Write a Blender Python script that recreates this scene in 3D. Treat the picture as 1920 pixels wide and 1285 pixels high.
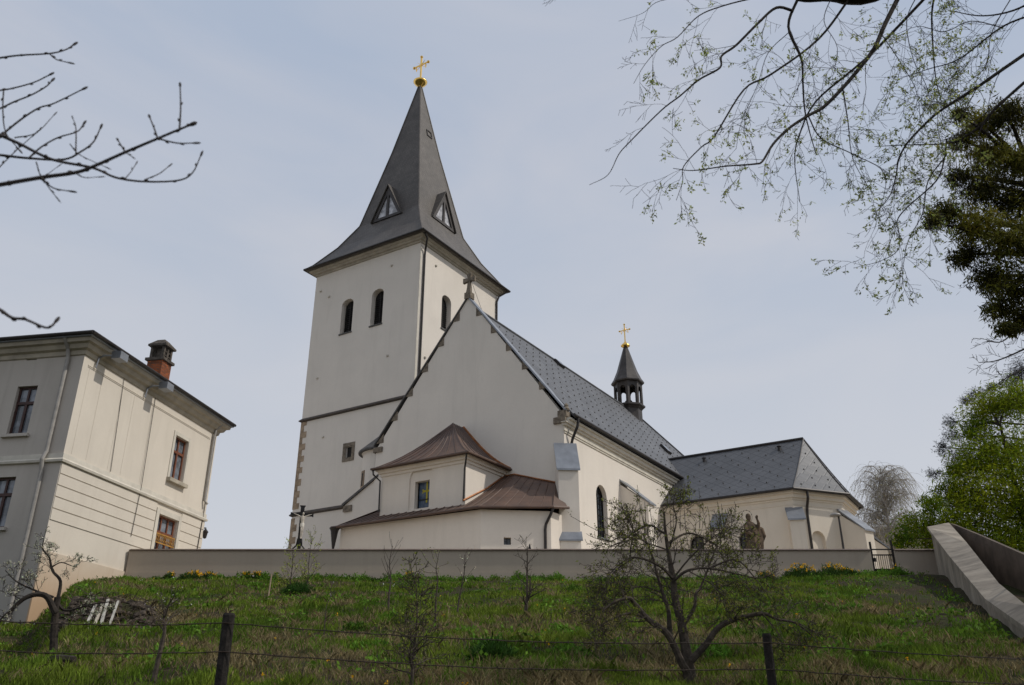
import bpy, math, random
import numpy as np
from mathutils import Vector as V, Matrix
from mathutils.geometry import tessellate_polygon
R = math.radians
for o in list(bpy.data.objects): bpy.data.objects.remove(o)
S = bpy.context.scene; COL = S.collection
# ------------------------------------------------------------------ camera
cam = bpy.data.cameras.new('camera'); co = bpy.data.objects.new('camera', cam); COL.objects.link(co)
co.location = (0, 0, 0); co.rotation_euler = (R(90+23.75), 0, 0)
cam.sensor_width = 36; cam.lens = 30.0; cam.clip_start = .05; cam.clip_end = 6000
cam.dof.use_dof = True; cam.dof.focus_distance = 45; cam.dof.aperture_fstop = 3.6
S.camera = co
S.view_settings.view_transform = 'Standard'; S.view_settings.look = 'None'
S.view_settings.exposure = 0.0; S.view_settings.gamma = 1
# ------------------------------------------------------------------ light
SUN_AZ, SUN_EL = 96, 46            # azimuth from +Y towards +X
W = bpy.data.worlds.new('World'); S.world = W; W.use_nodes = True
nt = W.node_tree; N = nt.nodes; N.clear()
out = N.new('ShaderNodeOutputWorld'); bg = N.new('ShaderNodeBackground'); bg.inputs[1].default_value = .1
sky = N.new('ShaderNodeTexSky'); sky.sky_type = 'NISHITA'; sky.sun_disc = False
sky.sun_elevation = R(SUN_EL); sky.sun_rotation = R(SUN_AZ); sky.dust_density = 3
tc = N.new('ShaderNodeTexCoord')
mp = N.new('ShaderNodeMapping'); mp.inputs['Scale'].default_value = (1.2, 1.2, 3.2); mp.inputs['Rotation'].default_value = (.35, .2, .5)
no = N.new('ShaderNodeTexNoise'); no.inputs['Scale'].default_value = 2.1; no.inputs['Distortion'].default_value = .6; no.inputs['Detail'].default_value = 7; no.inputs['Roughness'].default_value = .5
rm = N.new('ShaderNodeMapRange'); rm.inputs[1].default_value = .35; rm.inputs[2].default_value = .68; rm.inputs[3].default_value = .0; rm.inputs[4].default_value = 1
sp = N.new('ShaderNodeSeparateXYZ')
hz = N.new('ShaderNodeMapRange'); hz.inputs[1].default_value = .12; hz.inputs[2].default_value = .62; hz.inputs[3].default_value = 1; hz.inputs[4].default_value = 0
cl = N.new('ShaderNodeMix'); cl.data_type = 'RGBA'   # thin cloud veil: high and low tone
cl.inputs[6].default_value = (4.3, 5.0, 6.25, 1); cl.inputs[7].default_value = (5.4, 5.7, 6.5, 1)
lo = N.new('ShaderNodeMix'); lo.data_type = 'RGBA'; lo.inputs[7].default_value = (6.3, 6.5, 6.95, 1)
mx = N.new('ShaderNodeMix'); mx.data_type = 'RGBA'; mx.inputs[0].default_value = .93
L = nt.links.new
L(tc.outputs['Generated'], mp.inputs[0]); L(mp.outputs[0], no.inputs[0]); L(no.outputs[0], rm.inputs[0]); L(rm.outputs[0], cl.inputs[0])
L(tc.outputs['Generated'], sp.inputs[0]); L(sp.outputs[2], hz.inputs[0]); L(hz.outputs[0], lo.inputs[0])
L(cl.outputs[2], lo.inputs[6]); L(sky.outputs[0], mx.inputs[6]); L(lo.outputs[2], mx.inputs[7])
L(mx.outputs[2], bg.inputs[0]); L(bg.outputs[0], out.inputs[0])
sl = bpy.data.lights.new('sun', 'SUN'); sl.energy = 2.4; sl.angle = R(1.0); sl.color = (1, .94, .855)
so = bpy.data.objects.new('sun', sl); COL.objects.link(so)
sd = V((math.sin(R(SUN_AZ))*math.cos(R(SUN_EL)), math.cos(R(SUN_AZ))*math.cos(R(SUN_EL)), math.sin(R(SUN_EL))))
so.rotation_euler = sd.to_track_quat('Z', 'Y').to_euler(); so.location = sd*60

# ------------------------------------------------------------------ helpers
PITCH = R(23.75); FPX = 1600.0
def at(px, py, Y):                  # a place in the garden, measured on the survey picture, at depth Y
    x = (px-960)/FPX; y = -(py-642.5)/FPX; c, s = math.cos(PITCH), math.sin(PITCH)
    r = V((x, c-s*y, s+c*y)); return r*(Y/r.y)
def sstep(a, b, x):
    t = min(1, max(0, (x-a)/(b-a))) if a != b else float(x > a); return t*t*(3-2*t)
PY = [-50, 3, 6, 9, 12, 33, 34.7, 34.95, 35.1, 3000]; PZ = [-1.6, -1.6, -.9, -.1, .55, 4.7, 4.95, 5.0, 5.5, 5.5]
def gz(x, y):
    z = float(np.interp(y, PY, PZ))
    if 3 < y < 35:
        t = x/y
        if y > 10:
            lft = sstep(-.49, -.54, t)*sstep(12, 19, y)
            z -= 1.25*lft
            md = sstep(-.38, -.42, t)*(1-sstep(-.49, -.54, t))
            z += md*.42*sstep(17.5, 18.2, y)*(1-sstep(22, 32, y))
        z += .22*sstep(24, 34, y)*sstep(9, 15, x)
        k = min(1, (35-y)/3)*min(1, (y-3)/3)
        z += k*(.05*math.sin(x*1.7+y*.6)+.04*math.sin(x*.63-y*1.3+2)+.025*math.sin(x*4.1+1)*math.sin(y*3.7))
    return z
def on(x, y, d=0.0): return V((x, y, gz(x, y)-d))

class MB:
    def __init__(s, xf=None): s.v = []; s.f = []; s.m = []; s.xf = xf; s.mi = 0
    def poly(s, pts, mi=None):
        b = len(s.v); s.v += [V(p) for p in pts]; s.f.append(tuple(range(b, b+len(pts)))); s.m.append(s.mi if mi is None else mi)
    def box(s, a, b, mi=None):
        x0, y0, z0 = a; x1, y1, z1 = b
        s.prism([(x0, y0, z0), (x1, y0, z0), (x1, y1, z0), (x0, y1, z0)], (0, 0, z1-z0), mi)
    def prism(s, base, d, mi=None):
        base = [V(p) for p in base]; d = V(d); top = [p+d for p in base]
        s.poly(base[::-1], mi); s.poly(top, mi)
        n = len(base)
        for i in range(n): s.poly([base[i], base[(i+1) % n], top[(i+1) % n], top[i]], mi)
    def loft(s, rings, cap=True, mi=None):
        b = len(s.v); n = len(rings[0])
        for r in rings: s.v += [V(p) for p in r]
        for i in range(len(rings)-1):
            for j in range(n):
                s.f.append((b+i*n+j, b+i*n+(j+1) % n, b+(i+1)*n+(j+1) % n, b+(i+1)*n+j)); s.m.append(s.mi if mi is None else mi)
        if cap:
            for k, rv in ((0, 1), (len(rings)-1, 0)):
                idx = [b+k*n+j for j in range(n)]; s.f.append(tuple(idx[::-1] if rv else idx)); s.m.append(s.mi if mi is None else mi)
    def tube(s, pts, rad, n=6, cap=True, mi=None):
        pts = [V(p) for p in pts]
        if not hasattr(rad, '__len__'): rad = [rad]*len(pts)
        rings = []; pu = None
        for i, p in enumerate(pts):
            t = (pts[min(i+1, len(pts)-1)]-pts[max(i-1, 0)])
            if t.length < 1e-9: t = V((0, 0, 1))
            t.normalize()
            u = (pu-t*pu.dot(t)) if pu is not None else None
            if u is None or u.length < 1e-4: u = t.cross(V((0, 0, 1)) if abs(t.z) < .9 else V((1, 0, 0)))
            u.normalize(); pu = u; w = t.cross(u)
            rings.append([p+(u*math.cos(2*math.pi*k/n)+w*math.sin(2*math.pi*k/n))*rad[i] for k in range(n)])
        s.loft(rings, cap, mi)
    def lathe(s, c, prof, n=16, mi=None, a0=0):
        c = V(c); s.loft([[c+V((r*math.cos(a0+2*math.pi*k/n), r*math.sin(a0+2*math.pi*k/n), z)) for k in range(n)] for r, z in prof], True, mi)
    def wall(s, P, outer, holes=(), depth=.3, mi=None, rmi=None):
        loops = [[V((u, v, 0)) for u, v in outer]]+[[V((u, v, 0)) for u, v in h] for h in holes]
        flat = [p for l in loops for p in l]
        for t in tessellate_polygon(loops): s.poly([P(flat[i].x, flat[i].y, 0) for i in t], mi)
        for h in holes:
            n = len(h)
            for i in range(n):
                a, b = h[i], h[(i+1) % n]
                s.poly([P(a[0], a[1], 0), P(b[0], b[1], 0), P(b[0], b[1], -depth), P(a[0], a[1], -depth)], rmi if rmi is not None else mi)
    def slab(s, P, pts, d0, d1, mi=None):        # a flat outline in plane P given thickness d0..d1
        s.prism([P(u, v, d0) for u, v in pts], P(0, 0, d1)-P(0, 0, d0), mi)
    def build(s, name, mats, parent=None, smooth=False, uvs=True):
        me = bpy.data.meshes.new(name)
        vs = [tuple(s.xf @ p) if s.xf else tuple(p) for p in s.v]
        me.from_pydata(vs, [], s.f)
        if not isinstance(mats, (list, tuple)): mats = [mats]
        for m in mats: me.materials.append(m)
        if len(mats) > 1: me.polygons.foreach_set('material_index', s.m)
        if smooth: me.polygons.foreach_set('use_smooth', [True]*len(s.f))
        me.update()
        uv = me.uv_layers.new(name='UVMap') if uvs else None
        for p in me.polygons if uvs else ():
            n = p.normal
            t = V((-n.y, n.x, 0))
            if t.length < .05: t = V((1, 0, 0))
            t.normalize()
            if (abs(t.x) >= abs(t.y) and t.x < 0) or (abs(t.x) < abs(t.y) and t.y < 0): t = -t
            w = n.cross(t)
            if w.z < 0: w = -w
            for li in p.loop_indices:
                q = me.vertices[me.loops[li].vertex_index].co
                uv.data[li].uv = (q.dot(t), q.dot(w))
        return link(name, me, parent)
def link(name, me, parent=None):
    o = bpy.data.objects.new(name, me); COL.objects.link(o)
    if parent: 
        o.parent = parent
        if 'zb' in parent: o.location.z = -parent['zb']
    return o
def tag(o, label, cat, group=None):
    o['label'] = label; o['category'] = cat
    if group: o['group'] = group
    return o
def thing(name, label, cat, loc=(0, 0, 0), rz=0, group=None, zb=None):
    o = bpy.data.objects.new(name, None); COL.objects.link(o); o.empty_display_size = .3
    o.location = loc; o.rotation_euler = (0, 0, rz)
    if zb is not None: o['zb'] = zb
    return tag(o, label, cat, group)
def np_mesh(name, verts, nper, mats, parent=None, tint=None):   # many separate n-gons from one array
    n = len(verts)//nper; me = bpy.data.meshes.new(name)
    me.vertices.add(len(verts)); me.vertices.foreach_set('co', np.asarray(verts, dtype=np.float32).ravel())
    me.loops.add(len(verts)); me.loops.foreach_set('vertex_index', np.arange(len(verts), dtype=np.int32))
    me.polygons.add(n); me.polygons.foreach_set('loop_start', np.arange(n, dtype=np.int32)*nper)
    me.update(calc_edges=True)
    for m in (mats if isinstance(mats, (list, tuple)) else [mats]): me.materials.append(m)
    if tint is not None:
        a = me.attributes.new('tint', 'FLOAT_COLOR', 'FACE')
        c = np.ones((n, 4), dtype=np.float32); c[:, :3] = tint; a.data.foreach_set('color', c.ravel())
    me.validate()
    return link(name, me, parent)

# ------------------------------------------------------------------ materials
def lin(c): return tuple(((x/12.92) if x <= .04045 else ((x+.055)/1.055)**2.4) for x in [v/255 for v in c])
class Nd:
    def __init__(s, name):
        s.m = bpy.data.materials.new(name); s.m.use_nodes = True; s.t = s.m.node_tree; s.n = s.t.nodes
        s.b = s.n['Principled BSDF']; s.o = s.n['Material Output']
    def new(s, k, **kw):
        d = s.n.new(k)
        for a, b in kw.items(): setattr(d, a, b)
        return d
    def l(s, a, b): s.t.links.new(a, b)
    def noise(s, scale, det=4, rough=.55, vec=None, sc=None, dist=0):
        d = s.new('ShaderNodeTexNoise'); d.inputs['Scale'].default_value = scale; d.inputs['Detail'].default_value = det
        d.inputs['Roughness'].default_value = rough; d.inputs['Distortion'].default_value = dist
        if vec is None: vec = s.new('ShaderNodeNewGeometry').outputs['Position'] if not hasattr(s, 'pos') else s.pos
        s.pos = vec if sc is None and not hasattr(s, 'pos') else getattr(s, 'pos', vec)
        if sc:
            mpn = s.new('ShaderNodeMapping'); mpn.inputs['Scale'].default_value = sc; s.l(vec, mpn.inputs[0]); vec = mpn.outputs[0]
        s.l(vec, d.inputs['Vector']); return d.outputs[0]
    def ramp(s, x, lo, hi, a=0., b=1.):
        d = s.new('ShaderNodeMapRange'); d.inputs[1].default_value = lo; d.inputs[2].default_value = hi; d.inputs[3].default_value = a; d.inputs[4].default_value = b
        s.l(x, d.inputs[0]); return d.outputs[0]
    def math(s, op, a, b=None):
        d = s.new('ShaderNodeMath', operation=op)
        for i, x in enumerate((a, b)):
            if x is None: continue
            if isinstance(x, (int, float)): d.inputs[i].default_value = x
            else: s.l(x, d.inputs[i])
        return d.outputs[0]
    def mix(s, f, a, b, mode='MIX'):
        d = s.new('ShaderNodeMix', data_type='RGBA', blend_type=mode)
        for i, x in ((0, f), (6, a), (7, b)):
            if isinstance(x, (int, float)): d.inputs[i].default_value = x
            elif isinstance(x, tuple): d.inputs[i].default_value = (*x[:3], 1)
            else: s.l(x, d.inputs[i])
        return d.outputs[2]
    def bump(s, h, st=.3, dist=.02):
        d = s.new('ShaderNodeBump'); d.inputs['Strength'].default_value = st; d.inputs['Distance'].default_value = dist
        s.l(h, d.inputs['Height']); s.l(d.outputs[0], s.b.inputs['Normal'])
    def col(s, c):
        if isinstance(c, tuple): s.b.inputs['Base Color'].default_value = (*c[:3], 1)
        else: s.l(c, s.b.inputs['Base Color'])
    def set(s, rough=.8, spec=.3, metal=0):
        s.b.inputs['Roughness'].default_value = rough; s.b.inputs['Specular IOR Level'].default_value = spec; s.b.inputs['Metallic'].default_value = metal
        return s
def plain(name, c, rough=.8, var=.2, scale=4, bump=.2, metal=0, spec=.3, bs=40, c2=None):
    d = Nd(name).set(rough, spec, metal); c2 = c2 or tuple(x*(1-var*1.6) for x in c); hi = tuple(min(1, x*(1+var)) for x in c)
    f = d.ramp(d.noise(scale, 6, .6), .3, .7); d.col(d.mix(f, c2, hi))
    if bump: d.bump(d.noise(bs, 4), bump, .01)
    return d.m
def plaster(name, c, dirt, amount=.35, base=None):
    d = Nd(name).set(.92, .15)
    a = d.noise(.45, 5, .55); st = d.noise(1.0, 6, .65, sc=(1.3, 1.3, .16), dist=.8); fine = d.noise(9, 5, .6)
    col = d.mix(d.ramp(a, .35, .7), tuple(x*.93 for x in c), c)
    col = d.mix(d.math('MULTIPLY', d.ramp(st, .5, .78), amount), col, dirt)
    col = d.mix(d.math('MULTIPLY', d.ramp(fine, .45, .75), .18), col, tuple(x*.8 for x in c))
    if base:            # a stain rising from damp ground, ragged edge
        z = d.new('ShaderNodeSeparateXYZ'); d.l(d.pos, z.inputs[0])
        h = d.math('ADD', z.outputs[2], d.math('MULTIPLY', d.noise(1.3, 5, .6), base[2]))
        col = d.mix(d.ramp(h, base[0], base[1], .85, 0), col, base[3])
    d.col(col); d.bump(d.noise(28, 6, .65), .22, .012)
    return d.m
def shingle(name, c, c2, row, rough=.5, spec=.4, w=None, dots=False, gap=.5):
    d = Nd(name).set(rough, spec); tcn = d.new('ShaderNodeTexCoord'); uv = tcn.outputs['UV']
    br = d.new('ShaderNodeTexBrick'); br.inputs['Scale'].default_value = 1; br.inputs['Row Height'].default_value = row; br.inputs['Brick Width'].default_value = w or row*1.1
    br.inputs['Mortar Size'].default_value = row*.045; br.inputs['Color1'].default_value = (*c, 1); br.inputs['Color2'].default_value = (*c2, 1)
    br.inputs['Mortar'].default_value = (*[x*gap for x in c], 1); d.l(uv, br.inputs[0])
    n = d.ramp(d.noise(.7, 5, .6), .3, .7, .75, 1.15)
    mul = d.new('ShaderNodeMix', data_type='RGBA', blend_type='MULTIPLY'); mul.inputs[0].default_value = 1
    d.l(br.outputs[0], mul.inputs[6]); d.l(n, mul.inputs[7]); d.col(mul.outputs[2])
    d.bump(br.outputs['Fac'], .35, -.02)
    return d.m
def diamond(name, c, p=.42):
    d = Nd(name).set(.42, .45); uv = d.new('ShaderNodeTexCoord').outputs['UV']; s = d.new('ShaderNodeSeparateXYZ'); d.l(uv, s.inputs[0])
    u = s.outputs[0]; v = d.math('MULTIPLY', s.outputs[1], 1.05)
    def line(x):
        fr = d.math('FRACT', d.math('DIVIDE', x, p*1.9)); return d.ramp(d.math('ABSOLUTE', d.math('SUBTRACT', fr, .5)), .425, .465)
    a = d.math('ADD', u, v); b = d.math('SUBTRACT', u, v)
    f = d.math('MAXIMUM', line(a), line(b))
    ce = d.math('ADD', d.math('MULTIPLY', d.math('FLOOR', d.math('ADD', d.math('DIVIDE', a, p*1.9), 0)), 12.9), d.math('MULTIPLY', d.math('FLOOR', d.math('DIVIDE', b, p*1.9)), 78.2))
    rnd = d.math('FRACT', d.math('MULTIPLY', d.math('SINE', ce), 437.5))
    col = d.mix(rnd, tuple(x*.86 for x in c), tuple(x*1.1 for x in c))
    col = d.mix(d.math('MULTIPLY', f, .6), col, tuple(x*.25 for x in c))
    col = d.mix(d.math('MULTIPLY', d.ramp(d.noise(.5, 5), .4, .75), .3), col, tuple(x*1.5 for x in c))
    d.col(col); d.bump(d.math('SUBTRACT', 1, f), .3, .015)
    return d.m
def copper(name):
    d = Nd(name).set(.5, .4, .0)
    c = d.mix(d.ramp(d.noise(1.3, 6, .6, sc=(1, 1, .5)), .35, .7), (.085, .055, .043), (.135, .083, .06))
    c = d.mix(d.math('MULTIPLY', d.ramp(d.noise(7, 5), .55, .75), .4), c, (.2, .09, .045))
    d.col(c); d.bump(d.noise(3, 3), .25, .02); return d.m
def leafy(name, c, trans=.35, rough=.6):
    d = Nd(name).set(max(rough, .7), .1); at_ = d.new('ShaderNodeAttribute', attribute_name='tint')
    c_ = d.mix(1.0, c, at_.outputs['Color'], 'MULTIPLY'); d.col(c_)
    tr = d.new('ShaderNodeBsdfTranslucent'); d.l(c_, tr.inputs[0]); ms = d.new('ShaderNodeMixShader'); ms.inputs[0].default_value = trans
    d.l(d.b.outputs[0], ms.inputs[1]); d.l(tr.outputs[0], ms.inputs[2]); d.l(ms.outputs[0], d.o.inputs[0])
    return d.m
def glass(name, c=(.02, .025, .03), rough=.08):
    d = Nd(name).set(rough, .6); d.col(d.mix(d.ramp(d.noise(2.2, 3), .4, .65), c, tuple(x*2.5 for x in c))); d.bump(d.noise(1.5, 2), .08, .02); return d.m
M = {}
M['church'] = plaster('church_plaster', (.745, .685, .605), (.5, .455, .395), .26)
M['apse'] = plaster('apse_plaster', (.76, .69, .60), (.5, .45, .38), .28)
M['chapel'] = plaster('chapel_plaster', (.72, .65, .55), (.5, .44, .35), .3)
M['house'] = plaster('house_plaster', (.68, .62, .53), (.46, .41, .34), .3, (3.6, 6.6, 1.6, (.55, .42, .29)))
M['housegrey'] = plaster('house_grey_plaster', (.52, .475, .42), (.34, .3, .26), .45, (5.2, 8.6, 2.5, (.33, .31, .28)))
M['yardwall'] = plaster('yard_wall_plaster', (.42, .355, .285), (.29, .24, .19), .4, (4.4, 5.6, .9, (.24, .2, .165)))
M['band'] = plain('plaster_band', (.6, .56, .48), .9, .1, 2, .15)
M['trim'] = plain('cornice_trim', (.42, .375, .30), .9, .15, 2, .15)
M['spire'] = shingle('spire_shingle', (.094, .083, .073), (.122, .108, .095), .22, .55, .3, .22, gap=.6)
M['nroof'] = shingle('nave_shingle', (.098, .1, .106), (.125, .128, .135), .42, .5, .3, .42)
M['croof'] = diamond('chapel_diamond_tiles', (.074, .076, .081))
M['copper'] = copper('brown_copper')
M['newcopper'] = plain('bright_copper', (.34, .135, .05), .45, .3, 3, .1, .3)
M['dark'] = plain('dark_sheet_metal', (.035, .03, .028), .45, .2, 3, .05, .2, .4)
M['slate'] = plain('slate_coping', (.10, .095, .09), .7, .25, 5, .2)
M['browncap'] = plain('brown_string_course', (.085, .068, .056), .7, .25, 4, .2)
M['zinc'] = plain('zinc_sheet', (.25, .265, .29), .42, .15, 1.5, .08, .35, .4)
M['stone'] = plain('weathered_stone', (.20, .165, .125), .9, .35, 6, .5, bs=18)
M['quoin'] = plain('brown_quoin_stone', (.36, .27, .185), .9, .3, 2.5, .4, bs=15)
M['gold'] = plain('gilding', (1.0, .62, .17), .22, .08, 6, .04, 1.0, .5)
M['iron'] = plain('black_iron', (.015, .014, .014), .5, .2, 8, .1, .3)
M['louvre'] = plain('dark_louvre', (.022, .02, .019), .7, .3, 5, .1)
M['glass'] = glass('dark_window_glass')
M['houseglass'] = glass('pale_reflection_glass', (.10, .11, .125), .1)  # pale tone puts window reflections into the glass colour
M['frame'] = plain('brown_window_frame', (.065, .032, .027), .5, .2, 6, .05)
M['framered'] = plain('red_brown_window_frame', (.19, .07, .038), .5, .2, 6, .05)
M['turret'] = plain('turret_copper_dark', (.052, .044, .04), .5, .3, 2, .1, .1, .4)
M['bark'] = plain('dark_bark', (.035, .028, .022), .95, .4, 12, .8, bs=30)
M['bark2'] = plain('grey_brown_bark', (.075, .06, .047), .95, .4, 12, .8, bs=30)
M['twig'] = plain('thin_twig', (.055, .047, .045), .9, .3, 12, .3)
M['birch'] = plain('birch_twig', (.36, .33, .295), .9, .3, 3, .3)
M['post'] = plain('weathered_post', (.025, .021, .018), .95, .4, 15, .8, bs=40)
M['plank'] = plain('pale_planks', (.42, .40, .35), .85, .2, 8, .2)
M['wire'] = plain('rusty_wire', (.035, .024, .017), .8, .3, 20, .2)
M['pipe'] = plain('grey_pipe', (.33, .31, .285), .55, .15, 4, .05, .2)
M['leaf'] = leafy('orchard_leaf', (.16, .18, .035), .45)
M['bud'] = leafy('opening_leaf', (.29, .30, .135), .45)
M['yew'] = leafy('bright_conifer', (.14, .19, .012), .45)
M['dkcon'] = leafy('dark_conifer', (.075, .074, .018), .3)
M['purple'] = leafy('dark_pine', (.03, .032, .026), .15)
M['grass'] = leafy('grass_blade', (1, 1, 1), .3, .7)
M['petal'] = leafy('petal', (1, 1, 1), .3)
def concrete():
    d = Nd('stained_concrete').set(.92, .15)
    c = d.mix(d.ramp(d.noise(1.1, 6, .65, sc=(2.0, .22, .25)), .36, .64), (.19, .165, .135), (.36, .315, .255))
    c = d.mix(d.math('MULTIPLY', d.ramp(d.noise(3.0, 7, .7, sc=(1.6, .16, .25)), .5, .62), .6), c, (.095, .083, .068))
    c = d.mix(d.math('MULTIPLY', d.ramp(d.noise(6, 5, .6, sc=(1.6, .16, .25)), .55, .68), .5), c, (.46, .41, .34))
    d.col(c); d.bump(d.noise(14, 6, .7, sc=(1.3, .3, .4)), .2, .015); return d.m
M['concrete'] = concrete()
def soil():
    d = Nd('garden_soil').set(.98, .1)
    c = d.mix(d.ramp(d.noise(.55, 6, .6), .4, .62), (.04, .052, .016), (.058, .043, .027))
    c = d.mix(d.ramp(d.noise(6, 6, .7), .42, .7), c, (.03, .024, .016))
    d.col(c); d.bump(d.noise(7, 7, .75), .9, .08); return d.m
M['soil'] = soil()
def brick():
    d = Nd('old_brick').set(.9, .15); uv = d.new('ShaderNodeTexCoord').outputs['UV']; br = d.new('ShaderNodeTexBrick')
    br.inputs['Scale'].default_value = 1; br.inputs['Row Height'].default_value = .085; br.inputs['Brick Width'].default_value = .27; br.inputs['Mortar Size'].default_value = .012
    br.inputs['Color1'].default_value = (.36, .095, .03, 1); br.inputs['Color2'].default_value = (.17, .05, .022, 1); br.inputs['Mortar'].default_value = (.12, .09, .07, 1)
    d.l(uv, br.inputs[0]); d.col(d.mix(d.math('MULTIPLY', d.ramp(d.noise(5, 5), .5, .7), .6), br.outputs[0], (.07, .045, .03))); d.bump(br.outputs['Fac'], .5, -.02); return d.m
M['brick'] = brick()

# ------------------------------------------------------------------ ground
def ground():
    xs = np.concatenate([[-3000, -900, -300, -120, -60, -40, -30], np.arange(-24, 24.01, .25), [30, 40, 60, 120, 300, 900, 3000]])
    ys = np.concatenate([[-3000, -900, -200, -50, -10, 0, 2], np.arange(3, 34.8, .25), [34.95, 35.1, 36, 40, 60, 100, 300, 900, 3000]])
    vs = [(x, y, gz(x, y)) for y in ys for x in xs]; nx = len(xs)
    fs = [(j*nx+i, j*nx+i+1, (j+1)*nx+i+1, (j+1)*nx+i) for j in range(len(ys)-1) for i in range(nx-1)]
    me = bpy.data.meshes.new('ground'); me.from_pydata(vs, [], fs); me.materials.append(M['soil'])
    me.polygons.foreach_set('use_smooth', [True]*len(fs))
    o = link('ground', me); o['kind'] = 'structure'
ground()

# ------------------------------------------------------------------ church
GZB = 5.5
O3 = at(1063, 1031, 42); O3.z = 0
church = thing('church', 'white parish church with tall dark spire, grey nave roof and brown copper apse roofs', 'church', (O3.x, O3.y, GZB), R(-32), zb=GZB)
A, B = V((1, 0, 0)), V((0, 1, 0))
def plane(o, ux, n):
    o, ux, n = V(o), V(ux), V(n)
    return lambda u, v, d=0.: o+ux*u+V((0, 0, v))+n*d
FR = lambda b: plane((0, b, 0), (1, 0, 0), (0, -1, 0))      # faces the viewer, u = a
RT = lambda a: plane((a, 0, 0), (0, 1, 0), (1, 0, 0))       # faces right, u = b
def arch(u0, u1, v0, v1, rise, n=8):
    c = (u0+u1)/2; h = (u1-u0)/2; p = [(u0, v0), (u1, v0)]
    for i in range(n+1):
        t = math.pi*i/n; p.append((c+h*math.cos(t), v1+rise*math.sin(t)))
    return p
def rect(u0, u1, v0, v1): return [(u0, v0), (u1, v0), (u1, v1), (u0, v1)]
def bb(p): us = [a for a, b in p]; vs = [b for a, b in p]; return min(us), max(us), min(vs), max(vs)
def leaded(P, hole, d, parent, name='window', fm='iron', gm='glass', nv=2, nh=5, fr=.05, colour=None):
    u0, u1, v0, v1 = bb(hole); c = MB(); c.mi = 0
    c.slab(P, hole, d-.03, d)
    o = c.build(name, M[gm], parent)
    f = MB(); cu = (u0+u1)/2
    n = len(hole)
    for i in range(n):
        a, b = hole[i], hole[(i+1) % n]; ctr = (cu, (v0+v1)/2)
        ins = lambda p: (p[0]+(ctr[0]-p[0])*fr*1.6/max(.2, (u1-u0)/2), p[1]+(ctr[1]-p[1])*fr*1.6/max(.2, (v1-v0)/2))
        f.slab(P, [a, b, ins(b), ins(a)], d+.002, d+.06)
    for i in range(1, nv): 
        u = u0+(u1-u0)*i/nv; f.slab(P, rect(u-.018, u+.018, v0+fr, v1-fr-.12), d+.002, d+.045)
    for i in range(1, nh):
        v = v0+(v1-v0)*i/nh; f.slab(P, rect(u0+fr, u1-fr, v-.014, v+.014), d+.002, d+.03)
    f.build('frame', M[fm], o); return o

# tower
TA0, TA1, TB0, TB1 = -22.4, -12.6, 3.2, 13.0
tw = MB(); P = FR(TB0)
wa, wb, wq = arch(-19.55, -18.45, 24.85, 27.1, .42), arch(-16.75, -15.68, 24.8, 27.15, .42), rect(-18.02, -17.5, 15.6, 16.35)
tw.wall(P, rect(TA0, TA1, 5.4, 30.4), [wa, wb, wq], .55)
PR = RT(TA1); wc = arch(5.85, 6.95, 24.75, 27.0, .42)
tw.wall(PR, rect(TB0, TB1, 5.4, 30.4), [wc], .55)
tw.poly([(TA0, TB0, 5.4), (TA0, TB1, 5.4), (TA0, TB1, 30.4), (TA0, TB0, 30.4)]); tw.poly([(TA0, TB1, 5.4), (TA1, TB1, 5.4), (TA1, TB1, 30.4), (TA0, TB1, 30.4)])
tower = tw.build('tower_wall', M['church'], church)
def louvres(P, hole, d, parent):
    u0, u1, v0, v1 = bb(hole); c = MB(); c.slab(P, hole, d-.05, d-.02); o = c.build('belfry_window', M['louvre'], parent)
    f = MB()
    for i in range(14):
        v = v0+.08+i*(v1-v0-.45)/14
        f.prism([P(u0+.03, v, d-.02), P(u1-.03, v, d-.02), P(u1-.03, v-.09, d+.07), P(u0+.03, v-.09, d+.07)], (0, 0, .025))
    f.slab(P, rect((u0+u1)/2-.03, (u0+u1)/2+.03, v0, v1-.05), d+.071, d+.1)
    f.build('louvre_slats', M['louvre'], o)
    s = MB(); s.slab(P, rect(u0-.05, u1+.05, v0-.09, v0-.002), -.3, .07); s.build('sill', M['slate'], o)
for P_, h in ((P, wa), (P, wb), (PR, wc)): louvres(P_, h, -.42, tower)
wq_o = MB(); wq_o.slab(P, wq, -.16, -.14); wq_w = wq_o.build('window', M['louvre'], tower)
s = MB(); s.wall(lambda u, v, d=0.: P(u, v, d+.05), rect(-18.28, -17.28, 15.35, 16.6), [rect(-18.02, -17.5, 15.6, 16.35)], .05)
for r_ in (rect(-18.28, -18.02, 15.35, 16.6), rect(-17.5, -17.28, 15.35, 16.6), rect(-18.02, -17.5, 16.35, 16.6), rect(-18.02, -17.5, 15.35, 15.6)): s.slab(P, r_, .001, .048)
s.build('stone_surround', M['stone'], wq_w)
for z, h, pr_ in ((18.86, .16, .16), (12.28, .16, .14)):
    s = MB()
    s.loft([[(TA0-p, TB0-p, zz), (TA1+p, TB0-p, zz), (TA1+p, TB1+p, zz), (TA0-p, TB1+p, zz)] for zz, p in ((z-.06, .03), (z, pr_), (z+h*.4, pr_), (z+h+.06, .005))])
    s.build('string_course', M['browncap'], church)
rnd = random.Random(3); z = 6.0; i = 0
while z < 18.6:
    h = rnd.uniform(.34, .46); w = .52 if i % 2 else .26
    if 12.1 < z < 12.6: z += .3; continue
    s = MB(); s.box((TA0-.025, TB0-.025, z), (TA0+w+rnd.uniform(-.04, .05), TB0+.05, z+h-.01)); s.box((TA0-.024, TB0+.049, z), (TA0+.02, TB0+.78-w, z+h-.01)); z += h; i += 1; s.build('quoin_stone', M['quoin'], tower)
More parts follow.
